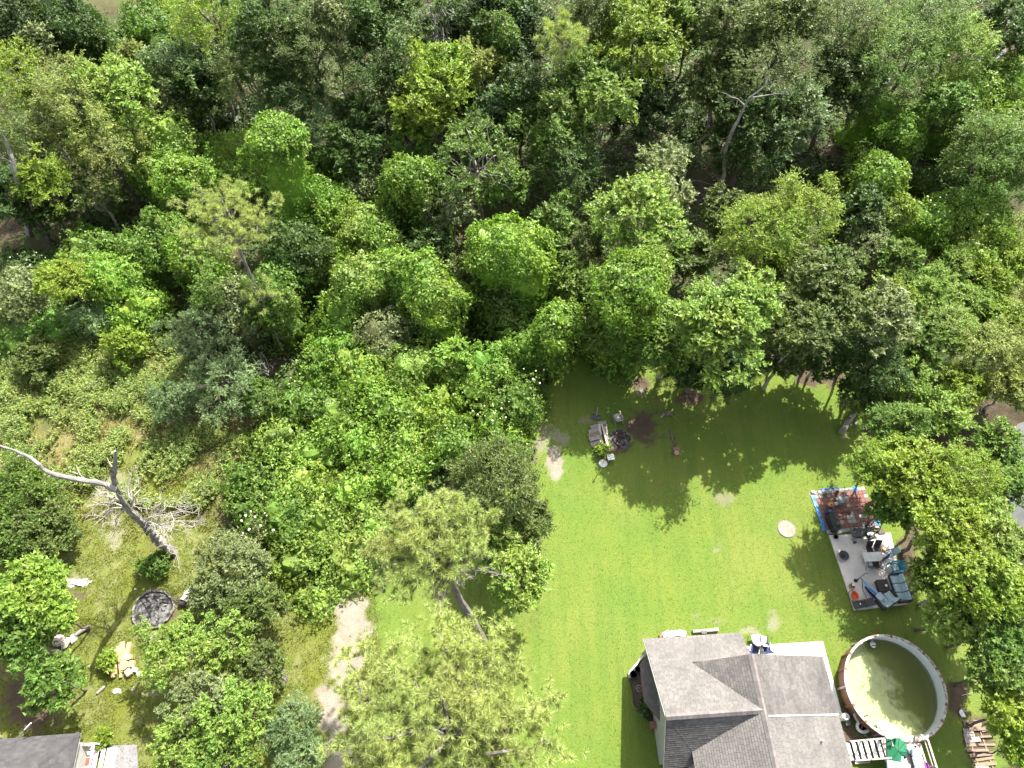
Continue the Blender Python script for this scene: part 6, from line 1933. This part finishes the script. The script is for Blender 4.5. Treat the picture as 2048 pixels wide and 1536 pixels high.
 ('V', 860, 810, 60, 3.4, 'b', 'large leafy hump at the centre of the leafy mass'),
 ('V', 770, 820, 58, 3.4, 'b', 'leafy hump left of the centre hump'),
 ('V', 680, 815, 56, 2.8, 'm', 'leafy hump above the tall grass gap'),
 ('V', 605, 800, 48, 2.4, 'm', 'leafy hump at the left tip of the central mass'),
 ('V', 560, 880, 54, 2.4, 'w', 'light leafy hump beside the dry meadow'),
 ('V', 640, 880, 52, 2.6, 'b', 'leafy hump between the meadow and the yellow patch'),
 ('V', 725, 885, 52, 2.8, 'b', 'leafy hump right of the yellow patch'),
 ('V', 810, 890, 56, 3.2, 'b', 'leafy hump left of the fine-leaved tree'),
 ('V', 905, 880, 48, 3, 'b', 'leafy hump above the fine-leaved tree'),
 ('V', 800, 950, 50, 2.8, 'b', 'small leafy hump touching the fine-leaved tree'),
 ('V', 720, 970, 52, 2.4, 'b', 'leafy hump in the lower middle of the mass'),
 ('V', 590, 970, 54, 2.4, 'w', 'pale leafy hump left of the yellow patch'),
 ('V', 500, 955, 46, 2.2, 'm', 'leafy bush between the dead tree and the mass'),
 ('V', 560, 1040, 54, 2.8, 'm', 'dark leafy bush with white flower heads'),
 ('V', 650, 1050, 54, 2.2, 'w', 'low sunny vine hump in the lower mass'),
 ('V', 735, 1040, 44, 2, 'w', 'low sunny vine hump left of the pine crown'),
 ('V', 600, 1120, 52, 2, 'w', 'bright vine hump above the bare track'),
 ('V', 690, 1110, 56, 1.8, 'w', 'flat bright vine carpet above the bare track', dict(flare=.5)),
 ('V', 630, 1180, 40, 1.4, 'w', 'last bright vine tongue beside the bare track', dict(flare=.5)),
 ('V', 500, 1020, 40, 2.2, 'm', 'green bush left of the white flower heads'),
 ('S', 1000, 965, 100, 5, 'o', 'fine-leaved olive tree standing at the left of the lawn', dict(rzf=.9, dens=1.3)),
 ('S', 1060, 1040, 58, 4, 'o', 'fine-leaved lower crown leaning onto the lawn'),
 ('T', 1040, 1155, 68, 5, 'w', 'glossy white-tipped tree right of the leaning pine trunk'),
 ('T', 1000, 1090, 56, 4, 'm', 'dark glossy crown behind the leaning pine boughs'),
 # bottom left yard
 ('S', 50, 985, 84, 2.2, 'm', 'wide green shrub at the left edge under the long dead branch', dict(rzf=.7)),
 ('S', 100, 1060, 62, 1.8, 'o', 'olive shrub below the wide green shrub'),
 ('S', 20, 1085, 50, 2, 'm', 'shrub at the left edge above the bright big-leaved tree'),
 ('L', 60, 1190, 80, 5, 'b', 'bright big-leaved tree at the left edge of the yard'),
 ('L', 104, 1232, 50, 4.5, 'b', 'big-leaved bough over the pale rocks'),
 ('L', 40, 1280, 62, 4.5, 'm', 'big-leaved tree below the bright one at the left edge'),
 ('L', 105, 1365, 56, 3.8, 'm', 'drooping big-leaved boughs above the lower left roof'),
 ('S', 470, 1130, 74, 3, 'p', 'dusty grey-green shrub right of the stone fire ring', dict(dens=.9)),
 ('S', 515, 1210, 60, 2.8, 'o', 'olive shrub left of the bare track'),
 ('S', 420, 1190, 42, 2.4, 'p', 'pale twiggy shrub beside the white trunk stump'),
 ('Y', 350, 1300, 72, 3.6, 'w', 'spreading light green tree right of the lumber'),
 ('Y', 450, 1290, 62, 3.6, 'w', 'green tree right of the spreading light one'),
 ('Y', 520, 1340, 56, 3.2, 'o', 'brown-twigged tree at the left of the track'),
 ('Y', 400, 1400, 70, 3.8, 'p', 'green tree in the lower yard above the tall leafy one'),
 ('Y', 480, 1430, 74, 4.2, 'w', 'tall leafy tree at the bottom of the yard'),
 ('Y', 370, 1480, 70, 3.8, 'w', 'leafy tree at the bottom edge right of the concrete pad'),
 ('Y', 460, 1520, 60, 4, 'm', 'tree cut by the bottom edge below the tall leafy one'),
 ('F', 580, 1460, 66, 3.8, 'g', 'bluish feathery tree beside the bottom of the track'),
 ('F', 600, 1525, 56, 4, 'g', 'bluish feathery crown cut by the bottom edge'),
 ('S', 214, 1322, 20, .55, 'y', 'small yellow-green shrub left of the lumber', dict(dens=1.5)),
 ('S', 205, 1473, 19, .5, 'y', 'small yellow-green shrub beside the white porch steps', dict(dens=1.5)),
 ('S', 310, 1130, 34, .6, 'm', 'low green growth around the foot of the dead tree'),
]
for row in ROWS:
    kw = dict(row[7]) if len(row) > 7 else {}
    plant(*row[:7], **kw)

# pines
pine(876, 1106, 172, 13.5, 'n', 'tall pine with a bare leaning trunk left of the lawn', rzf=.42, base=at(985, 1318), npuff=1100, limbs=36, cuts=.4, tr=.40, side=(-.1, .3, .1), topz=13.0, open_to=(.46, -.89))
pine(902, 1484, 284, 14.0, 'n', 'huge pine crown at the bottom centre of the photo', rzf=.5, npuff=2300, limbs=80, cuts=.3, needles=60)
pine(735, 1365, 90, 12.0, 'n', 'thin pine crown spreading over the bare track', rzf=.4, base=at(905, 1500), npuff=170, limbs=16, cuts=.4, tr=.14)
pine(455, 440, 122, 12.5, 'n', 'yellowish pine rising out of the thicket', rzf=.42, base=at(560, 690), npuff=430, limbs=24, cuts=.45, tr=.22)
pine(520, 590, 48, 6.5, 'n', 'lower needle boughs of a slim pine in the thicket', rzf=.7, base=at(565, 700), npuff=70, limbs=9, tr=.1)
pine(1125, 85, 62, 12.5, 'n', 'pale drooping pine near the top of the wood', rzf=.9, npuff=160, limbs=16, l=.42)
print('leaf faces', STATS[0])
# ---------------------------------------------------------------- dead trees, bare limbs, blossom
def path3(pts): return np.array([at3(*p) for p in pts])
GREYLIMB = pmat('grey_dead_limb', (.30, .275, .25), (.13, .118, .105), 2, .95, .7, 14)
def dead_tree():
    base = np.array([*at(345, 1108), 0.0])
    t = thing('dead_tree', 'bare dead tree with long bleached limbs over the dry meadow', 'tree', tuple(base))
    rng = np.random.default_rng(77)
    tr = path3([(345, 1108, 0), (322, 1085, 1.6), (302, 1064, 3.2), (283, 1044, 5.2), (262, 1025, 7.2), (246, 1005, 8.8), (235, 984, 10.2), (229, 968, 11.2)]) - base
    MB().rough_tube(np.concatenate([[tr[0] - [0, 0, .3]], tr]), [.54, .40, .33, .30, .245, .21, .17, .15, .135], 12, 1).build('trunk', GREYWOOD, t)
    up = path3([(229, 968, 11.2), (228, 950, 12.0), (229, 932, 12.8), (231, 912, 13.6), (231, 902, 14.0)]) - base
    MB().rough_tube(up, [.17, .14, .11, .07, .03], 8, 2).build('limb', GREYWOOD, t)
    lg = path3([(229, 978, 11.0), (214, 969, 11.4), (192, 964, 11.8), (168, 961, 12.0), (140, 957, 12.2), (112, 950, 12.5), (92, 943, 12.8), (78, 928, 13.1), (66, 919, 13.3), (46, 909, 13.6), (28, 900, 13.8), (10, 895, 14.0), (-14, 886, 14.2)]) - base
    MB().rough_tube(lg, np.linspace(.18, .045, len(lg)), 8, 3).build('limb', GREYLIMB, t)
    br = MB()
    for a, b, c in (((231, 902, 14.0), (222, 905, 14.2), (216, 896, 14.6)), ((231, 910, 13.6), (236, 900, 14.2), (237, 896, 14.5)), ((110, 950, 12.5), (98, 953, 12.4), (90, 955, 12.4)), ((46, 909, 13.6), (35, 913, 13.6), (30, 918, 13.5)),
                    ((168, 961, 12.0), (158, 945, 12.4), (152, 930, 12.6)), ((160, 950, 12.2), (148, 945, 12.4), (138, 943, 12.3)), ((229, 940, 12.5), (219, 926, 12.7), (214, 915, 12.8)), ((240, 992, 10), (236, 988, 10.4), (233, 966, 10.9))):
        br.tube(path3([a, b, c]) - base, [.045, .03, .012], 5, cap=False)
    def spray(start, ends, r0, n, seed, wob=.10, sub=3):
        rg = np.random.default_rng(seed)
        for e in ends:
            P = limb_path(np.array(at3(*start)) - base, np.array(at3(*e)) - base, rg, 6, wob * .5)
            br.tube(P, np.linspace(r0, .012, 6), 5, cap=False)
            for k in range(int(n * 1.4)):
                i = int(rg.integers(1, 5)); s = P[i]
                d = unit(P[i] - P[i - 1] + rg.normal(size=3) * np.linalg.norm(P[i] - P[i - 1]) * .8)
                L = rg.uniform(.5, 1.5)
                Q = np.array([s, s + d * L * .5 + rg.normal(size=3) * .06, s + d * L + rg.normal(size=3) * .12])
                br.tube(Q, [.017, .012, .006], 3, cap=False)
                for _ in range(sub):
                    d2 = unit(d + rg.normal(size=3) * .7)
                    br.tube(np.array([Q[1], Q[1] + d2 * rg.uniform(.25, .8)]), [.012, .006], 3, cap=False)
    spray((285, 1050, 4.8), [(395, 1012, 6.5), (405, 1030, 6.2), (372, 990, 6.0), (352, 1000, 6.5), (385, 1056, 5.0), (400, 1048, 5.5), (330, 995, 6.0), (360, 1060, 4.0), (380, 1028, 6.8)], .06, 7, 1)
    spray((252, 1016, 8.0), [(185, 1002, 8.0), (180, 1040, 7.0), (168, 1043, 6.6), (204, 1060, 6.0), (217, 1080, 4.8), (200, 1010, 8.4)], .05, 4, 2, sub=2)
    spray((240, 1000, 9.0), [(190, 975, 8.6), (205, 985, 9.2)], .04, 4, 3, sub=2)
    spray((266, 1018, 7.0), [(270, 960, 8.6), (255, 940, 8.8), (285, 955, 8.2), (245, 945, 8.6)], .055, 4, 4, sub=3)
    spray((330, 1095, 1.2), [(360, 1118, .4), (345, 1080, 2.4)], .025, 4, 5, sub=1)
    tag(br.build('twigs', TWIG, t), kind='stuff')
    st = path3([(285, 1052, 4.6), (286, 1040, 5.0), (287, 1028, 5.6)]) - base
    MB().tube(st, [.14, .09, .03], 7).build('broken_stub', LOGBARK, t)
dead_tree()

def bare_limb(name, label, pts, radii, twigs, m, seed, cat='tree'):
    P = path3(pts)
    t = thing(name, label, cat, (P[0][0], P[0][1], 0))
    base = np.array([P[0][0], P[0][1], 0])
    rng = np.random.default_rng(seed)
    MB().rough_tube(P - base, radii, 8, seed, .35, .12).build('trunk', m, t)
    mb = MB()
    for tw in twigs:
        Q = path3(tw) - base
        mb.tube(Q, np.linspace(radii[-1] * .8 + .02, .012, len(Q)), 5, cap=False)
        for k in range(6):
            i = int(rng.integers(1, len(Q))); d = unit(Q[i] - Q[i - 1] + rng.normal(size=3) * .5)
            mb.tube(np.array([Q[i], Q[i] + d * rng.uniform(.3, 1.0)]), [.02, .008], 4, cap=False)
    tag(mb.build('twigs', m, t), kind='stuff')
    return t
bare_limb('snag', 'bleached bare limb rising through the olive trees at the right', [(1440, 420, 0), (1452, 292, 7.0), (1462, 268, 8.2), (1476, 240, 9.4), (1490, 212, 10.6), (1498, 196, 11.4)], [.20, .16, .14, .12, .095, .075],
          [[(1490, 212, 10.6), (1475, 198, 11.0), (1462, 194, 11.3), (1452, 187, 11.6)], [(1498, 196, 11.4), (1522, 192, 11.6), (1560, 186, 11.8)], [(1498, 196, 11.4), (1530, 172, 12.4), (1538, 148, 13.0)]], GREYLIMB, 1)
bare_limb('snag', 'bleached dead trunk at the left edge of the wood', [(60, 470, 0), (36, 368, 8.0), (28, 340, 9.2), (20, 305, 10.4), (12, 282, 11.4)], [.26, .2, .18, .15, .08],
          [[(24, 325, 9.8), (10, 318, 10.2), (4, 312, 10.4)], [(12, 282, 11.4), (6, 270, 12.0)]], GREYLIMB, 2)
bare_limb('slim_trunk', 'slim dark trunk left of the vine bank over the brown litter', [(188, 445, 0), (176, 420, 2.4), (164, 392, 4.4), (156, 372, 5.8)], [.16, .13, .11, .08], [[(156, 372, 5.8), (150, 350, 6.8)]], BARK, 3)
bare_limb('slim_trunk', 'slim grey trunk at the left leaning over the litter', [(104, 492, 0), (88, 462, 2.2), (70, 432, 4.4), (62, 410, 6.0)], [.2, .16, .13, .1], [[(62, 410, 6.0), (50, 380, 7.4)]], BARK, 4)
bare_limb('leaning_trunk', 'grey leaning trunk in the top right corner over brown earth', [(1940, 70, 0), (1978, 36, 2.6), (2002, 12, 4.4), (2030, -14, 6.2)], [.3, .26, .22, .18], [[(2030, -14, 6.2), (2050, -40, 7.6)]], PALEBARK, 5)
bare_limb('leaning_trunk', 'grey leaning trunk below the dark treetop near the top centre', [(1130, 110, 6.2), (1150, 70, 8.0), (1165, 40, 9.6), (1180, 5, 11.4)], [.24, .22, .2, .16], [[(1165, 40, 9.6), (1150, 42, 10.4), (1140, 48, 10.8)], [(1180, 5, 11.4), (1200, -10, 12.4)]], PALEBARK, 6)
bare_limb('fallen_branches', 'tangle of dead branches on brown earth behind the bushy tree', [(1356, 398, .2), (1364, 372, .8), (1374, 338, 2.4)], [.14, .12, .06], [[(1364, 372, .8), (1390, 380, .4), (1410, 392, .2)], [(1370, 360, 1.0), (1400, 362, .8), (1432, 372, .3)], [(1356, 398, .2), (1390, 402, .3)], [(1420, 385, .1), (1434, 372, .6)]], GREYWOOD, 7, 'branches')
# bare boughs in the sparse tree
bare_limb('bare_bough', 'grey bare boughs spreading inside the sparse tree in mid wood', [(960, 395, 3.0), (955, 365, 5.0), (950, 340, 6.6), (945, 318, 8.2)], [.16, .14, .11, .07],
          [[(950, 340, 6.6), (985, 330, 8.0), (1010, 335, 9.0)], [(952, 350, 6.0), (925, 335, 7.8), (905, 318, 9.0)], [(955, 365, 5.0), (990, 365, 7.2), (1012, 370, 8.2)], [(950, 340, 6.6), (965, 310, 9.0), (975, 295, 10.0)], [(945, 318, 8.2), (930, 300, 9.6), (925, 285, 10.4)], [(955, 365, 5.0), (930, 372, 7.0), (912, 385, 7.6)], [(960, 345, 7.2), (980, 350, 8.6), (1000, 352, 9.4)]], GREYWOOD, 8)
# grey dead tangle hanging in the back
def grey_tangle():
    b = np.array([*at(868, 75, 9.5), 0.0])
    t = thing('dead_vine_tree', 'grey dead tree wrapped in leafless vines at the back', 'tree', tuple(b))
    rng = np.random.default_rng(5)
    MB().tube([(0, 0, -.2), (.1, 0, 5), (0, .1, 12.5)], [.22, .18, .08], 8).build('trunk', GREYWOOD, t)
    mb = MB()
    for i in range(240):
        z = rng.uniform(5.5, 12.5); a = rng.uniform(0, 6.28); r_ = rng.uniform(.3, 1.5) * (1 if z > 8 else .7)
        p = np.array([r_ * math.cos(a), r_ * math.sin(a), z])
        q = p + rng.normal(size=3) * .35 + np.array([0, 0, -rng.uniform(.4, 1.6)])
        m = (p + q) / 2 + rng.normal(size=3) * .2
        mb.tube(np.array([p, m, q]), [.02, .025, .014], 3, cap=False)
    mb.build('dead_vines', pmat('grey_dead_vine', (.26, .235, .22), (.18, .16, .15), 3, .95), t)
grey_tangle()
def twig_tangle(x, y, r, z, label, seed, n=70):
    b = np.array([*at(x, y, z), 0.0])
    t = thing('dead_brush', label, 'dead brush', tuple(b))
    rng = np.random.default_rng(seed)
    mb = MB()
    for i in range(n):
        d = unit(rng.normal(size=3) + [0, 0, .5]); p = np.array([0, 0, z * .3]) + rng.normal(size=3) * .15
        q = np.array([0, 0, z * .75]) + d * r * rng.uniform(.5, 1.1); q[2] = max(q[2], .05)
        mb.tube(limb_path(p, q, rng, 4, .08), np.linspace(.022, .007, 4), 3, cap=False)
    tag(mb.build('twigs', TWIG, t), kind='stuff')
twig_tangle(550, 1350, .8, 2.6, 'bare greyish brush at the left of the bare track', 1)
twig_tangle(430, 1165, .7, 2.6, 'bare twiggy brush in the dusty shrub above the stump', 2)
twig_tangle(1750, 490, .9, 2.8, 'bare pale brush in the scrub behind the tree line', 3, 50)
twig_tangle(520, 722, 1.2, 2.6, 'bare dark branches in the hollow below the thicket pine', 4, 26)
twig_tangle(180, 770, .7, .9, 'grey dead weed clump in the weed slope', 5, 60)
# white flower heads
def blossoms(name_label, pts, z, s_):
    c = np.array([*at(*pts[0], z), 0.0])
    t = thing('flower_cluster', name_label, 'flowers', tuple(c), 0, 'white flower clusters')
    me = MB().blob((0, 0, 0), (1, 1, .5), 7, .4, 7, 4).mesh('blossom', PETAL)
    rng = np.random.default_rng(len(pts))
    for p in pts:
        q = np.array([*at(*p, z), z]) - c
        link('blossom', me, t, tuple(q), rng.uniform(0, 6), s_ * rng.uniform(.28, .6))
    MB().tube([(0, 0, z * .3), (0, 0, z * .95)], .02, 4).build('stem', BARK, t)
blossoms('white flower heads on the bush at the lawn corner', [(1088, 740), (1071, 742), (1080, 765), (1012, 745), (1048, 738), (1066, 757)], 4.2, .17)
blossoms('row of white blossoms low on the bush beside the bare strip', [(955, 828), (970, 832), (984, 840), (1000, 836), (1012, 834), (968, 812), (1004, 806), (1002, 816), (946, 822), (990, 826), (860, 925)], 3.8, .15)
blossoms('white flower heads above the dusty shrub in the left yard', [(502, 1022), (530, 1026), (533, 1032), (484, 1042), (497, 1060), (487, 1066), (510, 1035), (548, 1060), (520, 1050), (490, 1030)], 3.4, .17)
blossoms('few white flower heads on the vines below the thicket pine', [(590, 762), (582, 755), (578, 768), (600, 748)], 3.2, .15)
blossoms('scattered white flowers on the vine top in the right thicket', [(1893, 390), (1880, 395), (1862, 400), (1870, 410), (1890, 405), (1855, 392)], 5.0, .16)
blossoms('small white flowers on the dark mound at the left edge', [(20, 515), (35, 508), (52, 520), (60, 530), (44, 545), (90, 515), (72, 505)], 4.2, .12)
